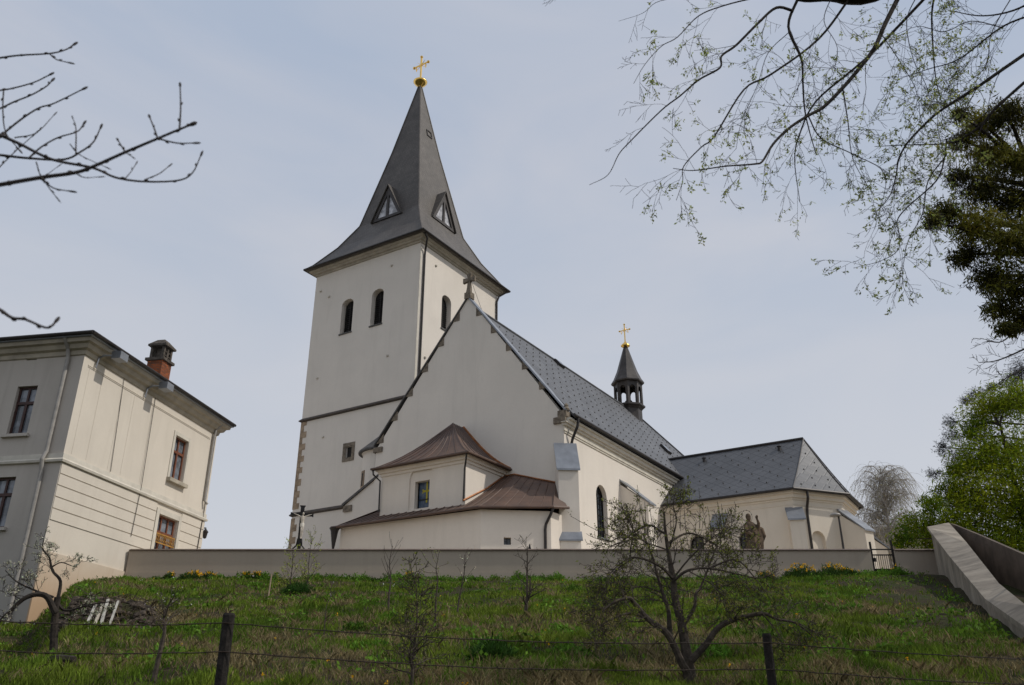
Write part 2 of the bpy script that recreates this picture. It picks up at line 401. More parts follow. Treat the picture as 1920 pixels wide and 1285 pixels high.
for u, v in ((-15.1, 29.1), (-21.8, 28.9), (-20.9, 28.2), (-21.3, 21.9), (-14.95, 22.2), (-20.2, 17.4)):
    anch = MB(); anch.lathe((u, TB0-.02, v), [(.001, -.08), (.09, -.05), (.1, .0), (.09, .05), (.001, .08)], 8); anch.build('wall_anchor', M['band'], tower)
for u, v in ((5.0, 29.2), (4.2, 21.9)):
    anch = MB(); anch.lathe((TA1+.02, u, v), [(.001, -.08), (.09, -.05), (.1, .0), (.09, .05), (.001, .08)], 8); anch.build('wall_anchor', M['band'], tower)
s = MB()
def ring(s, a0, a1, b0, b1, prof):
    s.loft([[(a0-p, b0-p, zz), (a1+p, b0-p, zz), (a1+p, b1+p, zz), (a0-p, b1+p, zz)] for zz, p in prof])
ring(s, TA0, TA1, TB0, TB1, [(30.2, .02), (30.23, .09), (30.34, .11), (30.37, .22), (30.49, .28), (30.52, .38), (30.61, .44), (30.66, .44)])
s.build('tower_cornice', M['trim'], church)
sp_ = MB(); TCa, TCb = (TA0+TA1)/2, (TB0+TB1)/2; H = 4.9
prof = [(H+.62, 30.66), (H+.66, 30.74), (H+.25, 31.15), (H-.95, 32.9), (H-2.0, 35.0), (H-2.06, 35.25), (H-3.5, 42.3), (.1, 49.5), (.02, 49.55)]
sp_.loft([[(TCa-h, TCb-h, z), (TCa+h, TCb-h, z), (TCa+h, TCb+h, z), (TCa-h, TCb+h, z)] for h, z in prof])
spire = sp_.build('spire', M['spire'], church)
g = MB()
for s1, s2 in (((-1, -1), (1, -1)), ((1, -1), (1, 1)), ((1, 1), (-1, 1)), ((-1, 1), (-1, -1))):
    k = H+.7; g.tube([(TCa+s1[0]*k, TCb+s1[1]*k, 30.74), (TCa+s2[0]*k, TCb+s2[1]*k, 30.74)], .075, 8)
g.build('gutter', M['dark'], spire)
hr = MB()
for sx, sy in ((1, -1), (-1, -1), (1, 1)):
    hr.tube([(TCa+sx*h, TCb+sy*h, z+.02) for h, z in prof[1:-1]], .06, 6)
hr.build('hip_ridge', M['spire'], spire)
def dormer(ax):
    if ax == 0: Pd = plane((TCa, TB0+1.78, 0), (1, 0, 0), (0, -1, 0)); 
    else: Pd = plane((TA1-1.78, TCb, 0), (0, 1, 0), (1, 0, 0))
    w, z0, z1 = 1.4, 34.75, 37.55
    d = MB(); i0, i1 = [(-1.05, z0+.22), (-.1, z0+.22), (-.1, z0+2.1)], [(.1, z0+.22), (1.05, z0+.22), (.1, z0+2.1)]
    d.wall(Pd, [(-w, z0), (w, z0), (0, z1)], [i0, i1], .12)
    for sx in (-1, 1):      # little roof running back into the spire
        d.prism([Pd(sx*(w+.1), z0-.05, .12), Pd(0, z1+.16, .12), Pd(0, z1+.16, -1.4), Pd(sx*(w+.1), z0-.05, -1.4)], (0, 0, .09), 1)
    o = d.build('spire_dormer', [M['turret'], M['spire']], spire)
    p = MB(); p.slab(Pd, i0, -.13, -.11); p.slab(Pd, i1, -.13, -.11)
    p.build('pane', M['houseglass'], o) if False else p.build('pane', M['dormerglass'], o)
M['dormerglass'] = glass('milky_glass', (.26, .26, .27), .25)
dormer(0); dormer(1)
hb = MB()
for (y0, y1, z0, z1) in ((-.1, .55, 43.95, 44.02), (-.1, .55, 44.55, 44.6), (-.1, -.04, 44.02, 44.55), (.49, .55, 44.02, 44.55)):
    X = lambda z: TCa+1.4-(z-42.3)*1.3/7.2
    hb.prism([(X(z0)-.02, TCb+y0, z0), (X(z0)-.02, TCb+y1, z0), (X(z1)-.02, TCb+y1, z1), (X(z1)-.02, TCb+y0, z1)], (.09, 0, .016))
hb.build('roof_hatch', M['dark'], spire)
def gilt_cross(base, zs, sc, parent, ball):
    o = MB(); x, y = base
    o.lathe((x, y, zs), ball, 20); ob = o.build('gilt_ball', M['gold'], parent, smooth=True)
    c = MB(); zb = zs+ball[-1][1]
    t = .07*sc
    c.box((x-t, y-t*.6, zb-.1), (x+t, y+t*.6, zb+2.45*sc))
    za = zb+1.62*sc
    c.box((x-.72*sc, y-t*.55, za-t*.8), (x+.72*sc, y+t*.55, za+t*.8))
    for px_, pz in ((-.76*sc, za), (.76*sc, za), (0, zb+2.5*sc)): c.lathe((x+px_, y, pz), [(.001, -.13*sc), (.1*sc, -.09*sc), (.14*sc, 0), (.1*sc, .09*sc), (.001, .13*sc)], 10)
    for sx in (-1, 1): c.lathe((x+sx*.5*sc, y, za-.42*sc), [(.001, -.16*sc), (.05*sc, 0), (.07*sc, .2*sc), (.001, .36*sc)], 8)
    rays = [(math.cos(a)*.42*sc, math.sin(a)*.42*sc) for a in (R(45), R(135), R(225), R(315))]
    for rx, rz in rays: c.tube([(x+rx*.25, y, za+rz*.25), (x+rx*1.35, y, za+rz*1.35)], [.035*sc, .012*sc], 5)
    c.build('gilt_cross', M['gold'], parent)
gilt_cross((TCa, TCb), 49.5, 1.0, spire, [(.16, 0), (.2, .06), (.42, .25), (.6, .5), (.6, .56), (.5, .66), (.34, .74), (.1, .8)])
dp = MB(); x = TA1+.1
dp.tube([(TA1+.6, TB0-.3, 30.62), (TA1+.55, TB0+.0, 30.35), (x+.05, TB0+.35, 29.75), (x, TB0+.38, 29.4), (x, TB0+.38, 16.5)], .075, 8); dp.build('downpipe', M['dark'], church)
dp = MB(); dp.tube([(TA1+.62, TB1+.4, 30.6), (x+.1, TB1-.1, 30.1), (x, TB1-.25, 29.6), (x, TB1-.25, 17)], .075, 8); dp.build('downpipe', M['dark'], church)
cs = MB(); cs.box((TA1-.001, TB0-.012, 12.4), (TA1+.03, TB0+.14, 30.0)); cs.build('corner_strip', M['band'], tower)

# nave
NW, RA, RZ, EA, EZ = -12.6, -6.2, 22.45, .5, 14.35
NB1 = 31.0
def roofz(a): return EZ+(EA-a)*(RZ-EZ)/(EA-RA)
nv = MB(); Pg = FR(0)
nv.wall(Pg, [(NW, 5.4), (0, 5.4), (0, 14.35), (RA+.06, 22.75), (RA-.06, 22.75), (NW, 14.5)])
nv.wall(plane((0, .38, 0), (1, 0, 0), (0, 1, 0)), [(NW, 13), (0, 13), (0, 14.35), (RA+.06, 22.75), (RA-.06, 22.75), (NW, 14.5)])
wn = arch(3.42, 4.72, 8.72, 10.9, .66, 10); Ps = RT(0)
nv.wall(Ps, rect(.0, NB1, 5.4, 14.3), [wn], .35)
nv.poly([(NW, 0, 5.4), (NW, NB1, 5.4), (NW, NB1, 14.3), (NW, 0, 14.3)]); nv.poly([(NW, NB1, 5.4), (0, NB1, 5.4), (0, NB1, 14.3), (NW, NB1, 14.3)])
nave = nv.build('nave_wall', M['church'], church)
leaded(Ps, wn, -.3, nave, nv=4, nh=9, fr=.05)
s = MB(); s.prism([(.0, 3.36, 8.6), (.06, 3.36, 8.6), (.06, 4.78, 8.6), (.0, 4.78, 8.6)], (0, 0, .1)); s.build('sill', M['zinc'], nave)
# roof of the nave with hipped far end
nr = MB(); hb_ = 23.6; th = V((0, 0, -.14))
quads = [[(EA, .38, EZ), (EA, NB1+.4, EZ), (RA, hb_, RZ), (RA, .38, RZ)], [(2*RA-EA, .38, EZ), (RA, .38, RZ), (RA, hb_, RZ), (2*RA-EA, NB1+.4, EZ)], [(EA, NB1+.4, EZ), (2*RA-EA, NB1+.4, EZ), (RA, hb_, RZ)]]
for q in quads: nr.prism([V(p)+th for p in q], (0, 0, .14))
nroof = nr.build('nave_roof', M['nroof'], church)
rc = MB(); rc.tube([(RA, .4, RZ+.03), (RA, hb_, RZ+.03), (EA, NB1+.4, EZ+.03)], .09, 6); rc.build('ridge_cap', M['nroof'], nroof)
g = MB(); g.tube([(EA+.07, .1, EZ-.02), (EA+.07, 15.6, EZ-.02)], .085, 8); g.build('gutter', M['dark'], nroof)
sg = MB()
for k in range(9):
    a = EA-.5-k*.7; z = roofz(a)
    for j in range(34):
        b = .9+j*.8+(.4 if k % 2 else 0)
        if b > hb_+(NB1-hb_)*(a-RA)/(EA-RA)-.3: continue
        sg.box((a-.025, b-.02, z-.05), (a+.035, b+.02, z+.06))
o = sg.build('snow_guards', M['slate'], nroof); o['kind'] = 'stuff'
def hatch(a, b, w, h, parent):
    sl_ = (RZ-EZ)/(EA-RA); m = MB(); up = V((-1, 0, sl_)).normalized(); n = V((sl_, 0, 1)).normalized(); c = V((a, b, roofz(a)))
    m.prism([c+up*h*s1+B*w*s2-n*.03 for s1, s2 in ((0, 0), (1, 0), (1, 1), (0, 1))], n*.2)
    o = m.build('skylight', M['dark'], parent); q = MB(); q.prism([c+up*(.06+(h-.12)*s1)+B*(.06+(w-.12)*s2)+n*.172 for s1, s2 in ((0, 0), (1, 0), (1, 1), (0, 1))], n*.02); q.build('pane', M['glass'], o)
hatch(-5.75, 10.1, .8, .6, nroof); hatch(-2.2, 19.6, .8, .8, nroof)
lr = MB(); lr.tube([(RA, b, RZ+.13) for b in (1, 6, 12, 18, 22)], .012, 4)
for b in (1, 6, 12, 18): lr.tube([(RA, b, RZ), (RA, b, RZ+.14)], .012, 4)
lr.build('lightning_conductor', M['dark'], nroof)
# gable copings, stepped stones, stone cross
def slope_pts(side, t): return (RA+(0-RA)*t+.22*t, 22.95+(14.6-22.95)*t) if side > 0 else (RA+(NW-RA)*t-.2*t, 22.95+(14.75-22.95)*t)
for side, mat in ((1, 'zinc'), (-1, 'slate')):
    c = MB(); p0, p1 = slope_pts(side, 0), slope_pts(side, 1)
    d = V((p1[0]-p0[0], 0, p1[1]-p0[1])).normalized(); n = V((-d.z*side, 0, d.x*side)); n = n if n.z > 0 else -n
    a, b = V((p0[0], -.09, p0[1])), V((p1[0], -.09, p1[1])); c.prism([a, b, b-n*.08, a-n*.08], (0, .5, 0)); c.build('gable_coping', M[mat], church)
    for (px_, pz) in ([(-5.16, 21.46), (-4.08, 20.11), (-3.04, 18.78), (-2.02, 17.44), (-1.01, 16.06)] if side > 0 else [(-7.33, 21.49), (-8.45, 20.12), (-9.56, 18.72), (-10.48, 17.39), (-11.44, 16.07), (-12.35, 14.85)]):
        t = (22.95-pz)/(22.95-14.65); x1 = slope_pts(side, t)[0]-side*.05; hh = .56; x0 = slope_pts(side, t-hh/8.3)[0]-side*.12
        st = MB(); st.prism([(x1, -.035, pz), (x0, -.035, pz), (x0, -.035, pz+hh)], (0, .04, 0)); st.build('stepped_stone', M['stone'], nave)
kn = MB(); kn.box((-.55, -.12, 13.95), (.16, .4, 14.28)); kn.box((-.3, -.1, 14.28), (.2, .4, 14.62)); kn.lathe((.12, .1, 14.62), [(.16, 0), (.18, .1), (.1, .2), (.12, .3), (.02, .42)], 8); kn.build('kneeler_stone', M['stone'], church)
kn = MB(); kn.box((-12.75, -.1, 14.3), (-12.1, .3, 14.6)); kn.build('kneeler_stone', M['stone'], church)
cr = MB(); cz = 22.9
cr.box((RA-.22, -.12, cz-.15), (RA+.22, .3, cz+.25)); cr.prism([(RA-.16, -.06, cz+.25), (RA+.16, -.06, cz+.25), (RA+.09, 0, cz+.75), (RA-.09, 0, cz+.75)], (0, .2, 0))
Pc = plane((RA, .0, 0), (1, 0, 0), (0, -1, 0)); zc = cz+1.15
for u0, v0, u1, v1, u2, v2, u3, v3 in ((-.09, .1, .09, .1, .17, .42, -.17, .42), (-.09, -.1, .09, -.1, .12, -.5, -.12, -.5)): cr.slab(Pc, [(u0, zc+v0), (u1, zc+v1), (u2, zc+v2), (u3, zc+v3)], -.16, .0)
for sx in (-1, 1): cr.slab(Pc, [(sx*.09, zc-.1), (sx*.09, zc+.1), (sx*.42, zc+.17), (sx*.42, zc-.17)], -.16, .0)
cr.slab(Pc, rect(-.1, .1, zc-.11, zc+.11), -.165, .005)
cr.build('stone_cross', M['stone'], church)
sw = MB(); sw.tube([(RA+.05, .1, zc+.1), (RA+.75, .3, 22.0)], .012, 4); sw.build('stay_wire', M['dark'], church)
# eaves cornice along the side
cn = MB()
for z0, z1, p in ((13.42, 13.52, .05), (13.52, 13.78, .09), (13.78, 13.9, .2), (13.9, 14.1, .3), (14.1, 14.2, .4)): cn.box((.0, .0, z0), (p, NB1, z1))
for z0, z1, p in ((13.52, 13.78, .09), (13.78, 13.9, .2), (13.9, 13.94, .3)): cn.box((-.001, -p, z0+.001), (p, -.001, z1))
cn.build('eaves_cornice', M['band'], church)
dp = MB(); dp.tube([(.55, .55, 14.3), (.55, .55, 14.05), (.5, .55, 13.8), (.2, .55, 13.2), (.12, .55, 12.9), (.12, .55, 5.6)], .075, 8); dp.build('downpipe', M['dark'], church)
# buttresses
def buttress(o, ux, n, w, pieces, cap, mat, name='buttress'):
    # pieces: (z0, z1, projection); cap: (z low, z high at wall)
    P = plane(o, ux, n); m = MB()
    for z0, z1, pj in pieces: m.prism([P(-w/2, z0, -.3), P(w/2, z0, -.3), P(w/2, z0, pj), P(-w/2, z0, pj)], (0, 0, z1-z0))
    top = pieces[-1][2]; zl, zh = cap
    for u in (-w/2, w/2-.02): m.prism([P(u, zl, -.3), P(u, zl, top), P(u, zh, -.3)], P(.02, 0, 0)-P(0, 0, 0))
    ob = m.build(name, mat, church)
    c = MB(); e = .09
    c.prism([P(-w/2-e, zl-.06, top+e), P(w/2+e, zl-.06, top+e), P(w/2+e, zh+.02, -.05), P(-w/2-e, zh+.02, -.05)], (0, 0, .1))
    for i in range(len(pieces)-1):
        z = pieces[i][1]; a, b = pieces[i][2], pieces[i+1][2]
        k = MB(); k.prism([P(-w/2-.08, z-.04, a+.07), P(w/2+.08, z-.04, a+.07), P(w/2+.08, z+.38, b-.02), P(-w/2-.08, z+.38, b-.02)], (0, 0, .08)); k.build('cap_sheet', M['zinc'], ob)
    c.build('cap_sheet', M['zinc'], ob)
ca = R(-58+2)
buttress((.05, .0, 0), (.8, .6, 0), (.6, -.8, 0), 1.0, [(5.4, 7.75, .98), (7.75, 11.25, .82)], (11.25, 12.75), M['church'])
buttress((0, 7.0, 0), (0, 1, 0), (1, 0, 0), .9, [(5.4, 7.6, 1.75), (7.6, 10.9, 1.6)], (10.9, 12.35), M['church'])
lb = MB(); Pl = FR(.0)
lb.prism([(NW, .05, 5.4), (-14.82, .05, 5.4), (-14.82, .05, 11.45), (NW, .05, 12.75)], (0, .95, 0)); lbo = lb.build('buttress', M['church'], church)
c = MB(); c.prism([(-15.0, -.06, 11.36), (-14.95, -.06, 11.55), (-12.3, -.06, 12.98), (-12.3, -.06, 12.85)], (0, 1.15, 0)); c.build('cap_sheet', M['slate'], lbo)
c = MB(); c.box((-14.86, -.03, 11.05), (-14.2, .02, 11.42)); c.build('corner_stone', M['stone'], lbo)
# round stair turret between gable and tower
st = MB(); sc_ = (-14.55, 3.0)
st.lathe((*sc_, 0), [(1.32, 5.4), (1.32, 15.1), (1.4, 15.2)], 24); sto = st.build('stair_turret', M['church'], church, smooth=False)
c = MB(); n = 24; base = [(sc_[0]+1.62*math.cos(2*math.pi*k/n), sc_[1]+1.62*math.sin(2*math.pi*k/n), 15.2) for k in range(n)]
apx = V((-13.2, 3.15, 17.35))
c.loft([base, [tuple(V(p)+V((0, 0, .1))) for p in base], [tuple(V(p).lerp(apx, .4)+V((0, 0, .12))) for p in base], [tuple(V(p).lerp(apx, .98)) for p in base]]); c.build('roof', M['slate'], sto)
d_ = V((-.5, -1, 0)).normalized(); Pq = plane((sc_[0]+d_.x*1.31, sc_[1]+d_.y*1.31, 0), (-d_.y, d_.x, 0), d_)
s = MB(); s.slab(Pq, rect(-.2, .2, 12.9, 14.0), -.1, .05); so_ = s.build('slit_window', M['quoin'], sto); s = MB(); s.slab(Pq, rect(-.09, .09, 13.05, 13.85), .051, .06); s.build('slit', M['louvre'], so_)

# apse: square chapel box and the low ring building round it, both under brown copper
BX0, BX1, BF = -9.0, -3.64, -3.5
bx = MB(); Pf = FR(BF)
wbx = rect(-6.82, -5.9, 9.62, 11.02); nich = arch(-7.15, -5.57, 9.6, 11.1, .72, 10)
bx.wall(Pf, rect(BX0, BX1, 5.4, 11.95), [nich], .07)
bx.wall(lambda u, v, d=0.: Pf(u, v, d-.07), nich, [wbx], .4)
bx.poly([(BX1, BF, 5.4), (BX1, 0, 5.4), (BX1, 0, 11.95), (BX1, BF, 11.95)]); bx.poly([(BX0, BF, 5.4), (BX0, 0, 5.4), (BX0, 0, 11.95), (BX0, BF, 11.95)])
box = bx.build('apse_wall', M['apse'], church)
w = MB(); w.slab(Pf, wbx, -.42, -.38)
M['stained'] = (lambda d: (d.col(d.mix(d.ramp(d.noise(3.5, 4), .4, .6), (.05, .08, .14), (.11, .15, .2))), d.m)[1])(Nd('blue_stained_glass').set(.25, .4))
M['yellowglass'] = plain('yellow_stained_glass', (.42, .36, .03), .3, .2, 6, 0)
wo = w.build('stained_window', M['stained'], box)
w = MB(); u = -6.28
w.slab(Pf, rect(u-.05, u+.05, 9.95, 10.95), -.379, -.365); w.slab(Pf, rect(u-.27, u-.051, 10.5, 10.6), -.379, -.365); w.slab(Pf, rect(u+.051, u+.27, 10.5, 10.6), -.379, -.365)
for q in ((-.3, 10.45), (.22, 10.45), (-.3, 10.6), (.22, 10.6), (-.05, 10.96)): w.slab(Pf, rect(u+q[0], u+q[0]+.08, q[1], q[1]+.06), -.379, -.37)
w.build('yellow_cross', M['yellowglass'], wo)
w = MB(); 
for v in (10.12,): w.slab(Pf, rect(-6.81, -5.91, v-.02, v+.02), -.364, -.34)
for v in (-6.82, -5.95): w.slab(Pf, rect(v, v+.05, 9.62, 11.02), -.364, -.33)
w.build('frame', M['iron'], wo)
def flared(mb, eave, top, k, sag, mi=None):         # bell-cast roof face between an eave edge and a ridge edge
    rows = []
    for i in range(k+1):
        t = i/k; rows.append([V(e).lerp(V(tp), t)-V((0, 0, sag*math.sin(math.pi*t)*(1-.35*t))) for e, tp in zip(eave, top)])
    for i in range(k):
        for j in range(len(eave)-1): mb.poly([rows[i][j], rows[i][j+1], rows[i+1][j+1], rows[i+1][j]], mi)
    return rows
def seams(mb, rows, n):
    for j in range(1, n):
        pts = []
        for r in rows:
            a, b = r[0], r[-1]; pts.append(a.lerp(b, j/n)+V((0, 0, .02)))
        mb.tube(pts, .022, 4)
br = MB(); ov = .4; ez = 11.95
e0, e1, e2, e3 = V((BX0-ov, BF-ov, ez)), V((BX1+ov, BF-ov, ez)), V((BX1+ov, 0, ez)), V((BX0-ov, 0, ez))
rg0, rg1 = V((-6.32, -1.0, 14.75)), V((-6.32, 0, 14.75)); sm = MB()
r1 = flared(br, [e0, e1], [rg0, rg0+V((.01, 0, 0))], 8, .35); r2 = flared(br, [e1, e2], [rg0, rg1], 8, .35); r3 = flared(br, [e3, e0], [rg1, rg0], 8, .35)
br.poly([e0, e1, e2, e3]); br.prism([e0, e1, e1+V((0, .02, -.1)), e0+V((0, .02, -.1))], (0, .03, 0)); br.prism([e1, e2, e2+V((0, 0, -.1)), e1+V((0, 0, -.1))], (-.03, 0, 0))
bro = br.build('apse_roof', M['copper'], church); seams(sm, r1, 9); seams(sm, r2, 7)
sm.tube([r[0] for r in r1], .03, 5); sm.tube([r[0] for r in r2], .03, 5); sm.build('standing_seams', M['copper'], bro)
f = MB(); f.tube([r[1]+V((0, -.03, .05)) for r in r2], .07, 5); f.build('flashing', M['newcopper'], bro)
g = MB(); g.tube([e0+V((0, -.05, -.02)), e1+V((.05, -.05, -.02)), e2+V((.05, 0, -.02))], .065, 8); g.build('gutter', M['copper'], bro)
dp = MB(); dp.tube([(BX1+.3, BF-.4, ez-.05), (BX1+.25, BF-.35, ez-.3), (BX1+.0, BF-.1, ez-.75), (BX1-.05, BF-.08, 9.6)], .045, 8); dp.build('downpipe', M['dark'], bro)
dp = MB(); dp.tube([(BX0-.3, BF-.4, ez-.05), (BX0-.28, BF-.38, ez-.3), (BX0-.02, BF-.1, ez-.62), (BX0+.0, BF-.08, 9.7)], .045, 8); dp.build('downpipe', M['dark'], bro)
cv = MB(); 
for z0, z1, p in ((11.55, 11.7, .06), (11.7, 11.84, .16), (11.84, 11.93, .26)): cv.box((BX0-p, BF-p, z0), (BX1+p, BF-.001, z1)); cv.box((BX1+.001, BF+.001, z0), (BX1+p, -.01, z1))
cv.build('eaves_cove', M['apse'], box)
# low ring building
P0, P1, P2, P3 = V((-11.2, -4.55, 9.0)), V((-2.3, -4.25, 9.05)), V((.42, -2.05, 9.14)), V((.62, -.95, 9.3))
def inset(p, q, d): t = (q-p).normalized(); return V((-t.y, t.x, 0))*d
wl = [V((-10.9, -4.25, 0)), V((-2.38, -3.97, 0)), V((.2, -1.9, 0)), V((.25, -.5, 0)), V((-.3, .2, 0)), V((-10.9, .0, 0))]
lw = MB(); 
for i in range(5):
    a, b = wl[i], wl[i+1]; L_ = (b-a).length; t = (b-a)/L_; Pk = plane(a, t, (t.y, -t.x, 0))
    hs = []
    if i == 0: pass
    if i == 1: hs = [rect(1.08, 1.42, 7.36, 7.7)]; Pk1 = Pk
    lw.wall(Pk, rect(0, L_, 5.4, 8.98), hs, .3)
a, b = wl[5], wl[0]; lw.poly([a+V((0, 0, 5.4)), b+V((0, 0, 5.4)), b+V((0, 0, 9)), a+V((0, 0, 9))])
low = lw.build('annex_wall', M['apse'], church)
w = MB(); w.slab(Pk1, rect(1.08, 1.42, 7.36, 7.7), -.26, -.24); wo = w.build('window', M['glass'], low)
w = MB(); w.slab(Pk1, rect(1.235, 1.265, 7.36, 7.7), -.239, -.22); w.slab(Pk1, rect(1.08, 1.234, 7.52, 7.545), -.239, -.22); w.build('frame', M['iron'], wo)
# shallow plaster panels on the low wall
Pk = plane(wl[0], (wl[1]-wl[0]).normalized(), (0, -1, 0))
for u0, u1, v1 in ((3.6, 4.9, 7.0), (6.4, 8.2, 7.35)): w = MB(); w.slab(Pk, rect(u0, u1, 5.6, v1), -.02, .022); w.build('wall_panel', M['apse'], low)
lr_ = MB(); sm = MB()
T1, T2 = V((-2.95, -.02, 11.6)), V((-.55, -.02, 10.85))
H0 = V((-8.3, -.02, 11.58))
r1 = flared(lr_, [P0, P1], [H0, T1], 6, .12); r2 = flared(lr_, [P1, P2], [T1, T2], 6, .12); r3 = flared(lr_, [P2, P3], [T2, T2+V((.02, .02, 0))], 4, .05)
lr_.poly([P0, P1, P2, P3, V((-1, 0, 9.0)), V((-11.2, 0, 9.0))])
pb = V((-11.2, 0, 9.0)); lr_.poly([pb, P0, H0])
lro = lr_.build('annex_roof', M['copper'], church); seams(sm, r1, 17); seams(sm, r2, 6); sm.tube([r[1] for r in r1], .03, 5); sm.tube([r[0] for r in r3], .03, 5); sm.build('standing_seams', M['copper'], lro)
g = MB(); g.tube([P0+V((-.05, -.05, -.03)), P1+V((0, -.06, -.03)), P2+V((.05, -.05, -.03)), P3+V((.05, 0, -.03))], .07, 8); g.build('gutter', M['copper'], lro)
f = MB(); f.tube([V((BX1+.03, BF-.2, 9.62)), V((BX1+.03, -1.7, 10.62)), V((BX1+.03, -.03, 11.64))], .05, 5); f.tube([T1+V((-.6, -.04, .03)), T1+V((0, -.04, .04)), T2+V((0, -.04, .04))], .04, 5); f.build('flashing', M['newcopper'], lro)
dp = MB(); dp.tube([P2+V((.02, -.03, -.08)), V((.3, -2.1, 8.75)), V((.05, -2.1, 8.35)), V((.02, -2.12, 8.1)), V((.02, -2.12, 5.6))], .07, 8); dp.build('downpipe', M['dark'], lro)
dp = MB(); dp.lathe((P0.x+.1, P0.y+.05, 7.9), [(.06, 0), (.1, .25), (.2, .9), (.28, 1.05)], 10); dp.tube([(P0.x+.1, P0.y+.05, 8.0), (P0.x+.1, P0.y+.05, 7.65), (P0.x+.25, P0.y+.05, 7.45), (P0.x+.25, P0.y+.05, 5.6)], .05, 8); dp.build('downpipe', M['dark'], lro)

# side chapel with polygonal end and diamond slate roof
CB, CB1 = 12.7, 21.9; cpts = [(-.5, CB), (7.95, CB), (10.05, 15.55), (10.05, 19.05), (7.95, CB1), (-.5, CB1)]
cwm = MB(); Pcw = FR(CB); wins = [arch(4.55, 5.45, 7.3, 9.55, .45), arch(1.55, 2.45, 7.3, 9.6, .45)]
cwm.wall(Pcw, rect(-.5, 7.95, 5.4, 12.05), wins, .35)
facets = []
for i in range(1, 5):
    a, b = V((*cpts[i], 0)), V((*cpts[i+1], 0)); L_ = (b-a).length; t = (b-a)/L_; Pk = plane(a, t, (t.y, -t.x, 0)); facets.append((Pk, L_))
    cwm.wall(Pk, rect(0, L_, 5.4, 12.05), [arch(1.0, 1.95, 6.4, 9.35, .47)] if i == 1 else [], .22)
chap = cwm.build('chapel_wall', M['chapel'], church)
leaded(Pcw, wins[0], -.3, chap, nv=3, nh=6); leaded(Pcw, wins[1], -.3, chap, nv=3, nh=6)
s = MB(); s.wall(lambda u, v, d=0.: facets[0][0](u, v, d-.22), arch(1.0, 1.95, 6.4, 9.35, .47)); s.build('blind_niche', M['chapel'], chap)
cc = MB()
for z0, z1, p in ((11.2, 11.26, .025), (11.5, 11.62, .05), (11.62, 11.85, .16), (11.85, 12.0, .3)):
    ctr = V((4.5, 17.3, 0)); ring_ = [V((x, y, z0)) for x, y in cpts]
    off = []
    for i, q in enumerate(ring_):
        x, y = q.x, q.y; off.append(V((x+(p*(.9 if 1 < i < 4 else .5) if i in (1, 2, 3, 4) else 0), y+(-p if i < 2 else (p if i > 3 else (-p*.3 if i == 2 else p*.3))), z0)))
    cc.prism(off, (0, 0, z1-z0))
cc.build('eaves_cornice', M['chapel'], chap)
ev = [V((-.9, CB-.42, 12.05)), V((8.15, CB-.42, 12.05)), V((10.5, 15.42, 12.05)), V((10.5, 19.2, 12.05)), V((8.15, CB1+.42, 12.05)), V((-.9, CB1+.42, 12.05))]
ra, rb = V((-2.2, 17.3, 16.33)), V((8.0, 17.3, 16.33))
cr_ = MB(); rws = []
for i in range(5):
    e_ = [ev[i], ev[i+1]]; tp = [ra, rb] if i == 0 else ([rb, ra] if i == 4 else [rb, rb+V((.001, 0, 0))])
    if i == 0: e_ = [V((-4.2, CB-.42, 12.05)), ev[1]]; tp = [V((-4.2, 17.3, 16.33)), rb]
    rws.append(flared(cr_, e_, tp, 6, .16))
cr_.poly(ev[::-1])
cro = cr_.build('chapel_roof', M['croof'], church)
rc = MB(); rc.tube([ra+V((0, 0, .03)), rb+V((0, 0, .03))], .1, 6)
for i in (1, 2, 3): rc.tube([r[0]+V((0, 0, .01)) for r in rws[i]], .05, 5)
rc.build('ridge_cap', M['dark'], cro)
g = MB(); g.tube([V((.2, CB-.5, 12.02))]+[p+V((.06 if p.x > 5 else 0, -.07 if p.y < 16 else .03, -.02)) for p in ev[1:4]]+[ev[4]], .085, 8); g.build('gutter', M['dark'], cro)
sg = MB(); rg_ = random.Random(8)
def guard(mb, e0, e1, t0, t1, rows, step):
    for i in range(rows):
        t = (i+.5)/rows*.93+.02; a = V(e0).lerp(V(t0), t); b = V(e1).lerp(V(t1), t); n = int((b-a).length/step)
        for j in range(n):
            q = a.lerp(b, (j+.5+(.5 if i % 2 else 0))/(n+.5)); q.z -= .16*math.sin(math.pi*t)*(1-.35*t); mb.box((q.x-.03, q.y-.03, q.z-.04), (q.x+.03, q.y+.03, q.z+.07))
guard(sg, (.8, CB-.42, 12.05), ev[1], (.8, 17.3, 16.33), rb, 8, 1.15); guard(sg, ev[1], ev[2], rb, rb, 6, 1.1); guard(sg, ev[2], ev[3], rb, rb, 6, 1.1)
o = sg.build('snow_guards', M['slate'], cro); o['kind'] = 'stuff'
for a in (1.6, 6.6): vt = MB(); vt.lathe((a, 16.55, 15.5), [(.1, 0), (.1, .35), (.17, .36), (.02, .5)], 8); vt.build('roof_vent', M['dark'], cro)
dp = MB(); dp.tube([(8.75, 13.0, 11.95), (8.75, 13.0, 11.6), (8.55, 13.35, 11.1), (8.5, 13.38, 10.7), (8.5, 13.38, 5.6)], .08, 8); dp.build('downpipe', M['dark'], cro)
def cbut(o, ux, n, w, proj, zl, zh): buttress(o, ux, n, w, [(5.4, zl, proj)], (zl, zh), M['chapel'])
cbut((3.6, CB, 0), (1, 0, 0), (0, -1, 0), .75, .75, 10.2, 11.15)
cbut((7.95, CB, 0), (.93, .37, 0), (.37, -.93, 0), .8, .6, 10.25, 10.95)
cbut((10.05, 15.55, 0), (.42, .9, 0), (.9, -.42, 0), .75, 1.5, 9.75, 11.1)
cbut((10.05, 19.05, 0), (-.42, .9, 0), (.9, .42, 0), .75, 1.5, 9.4, 10.8)

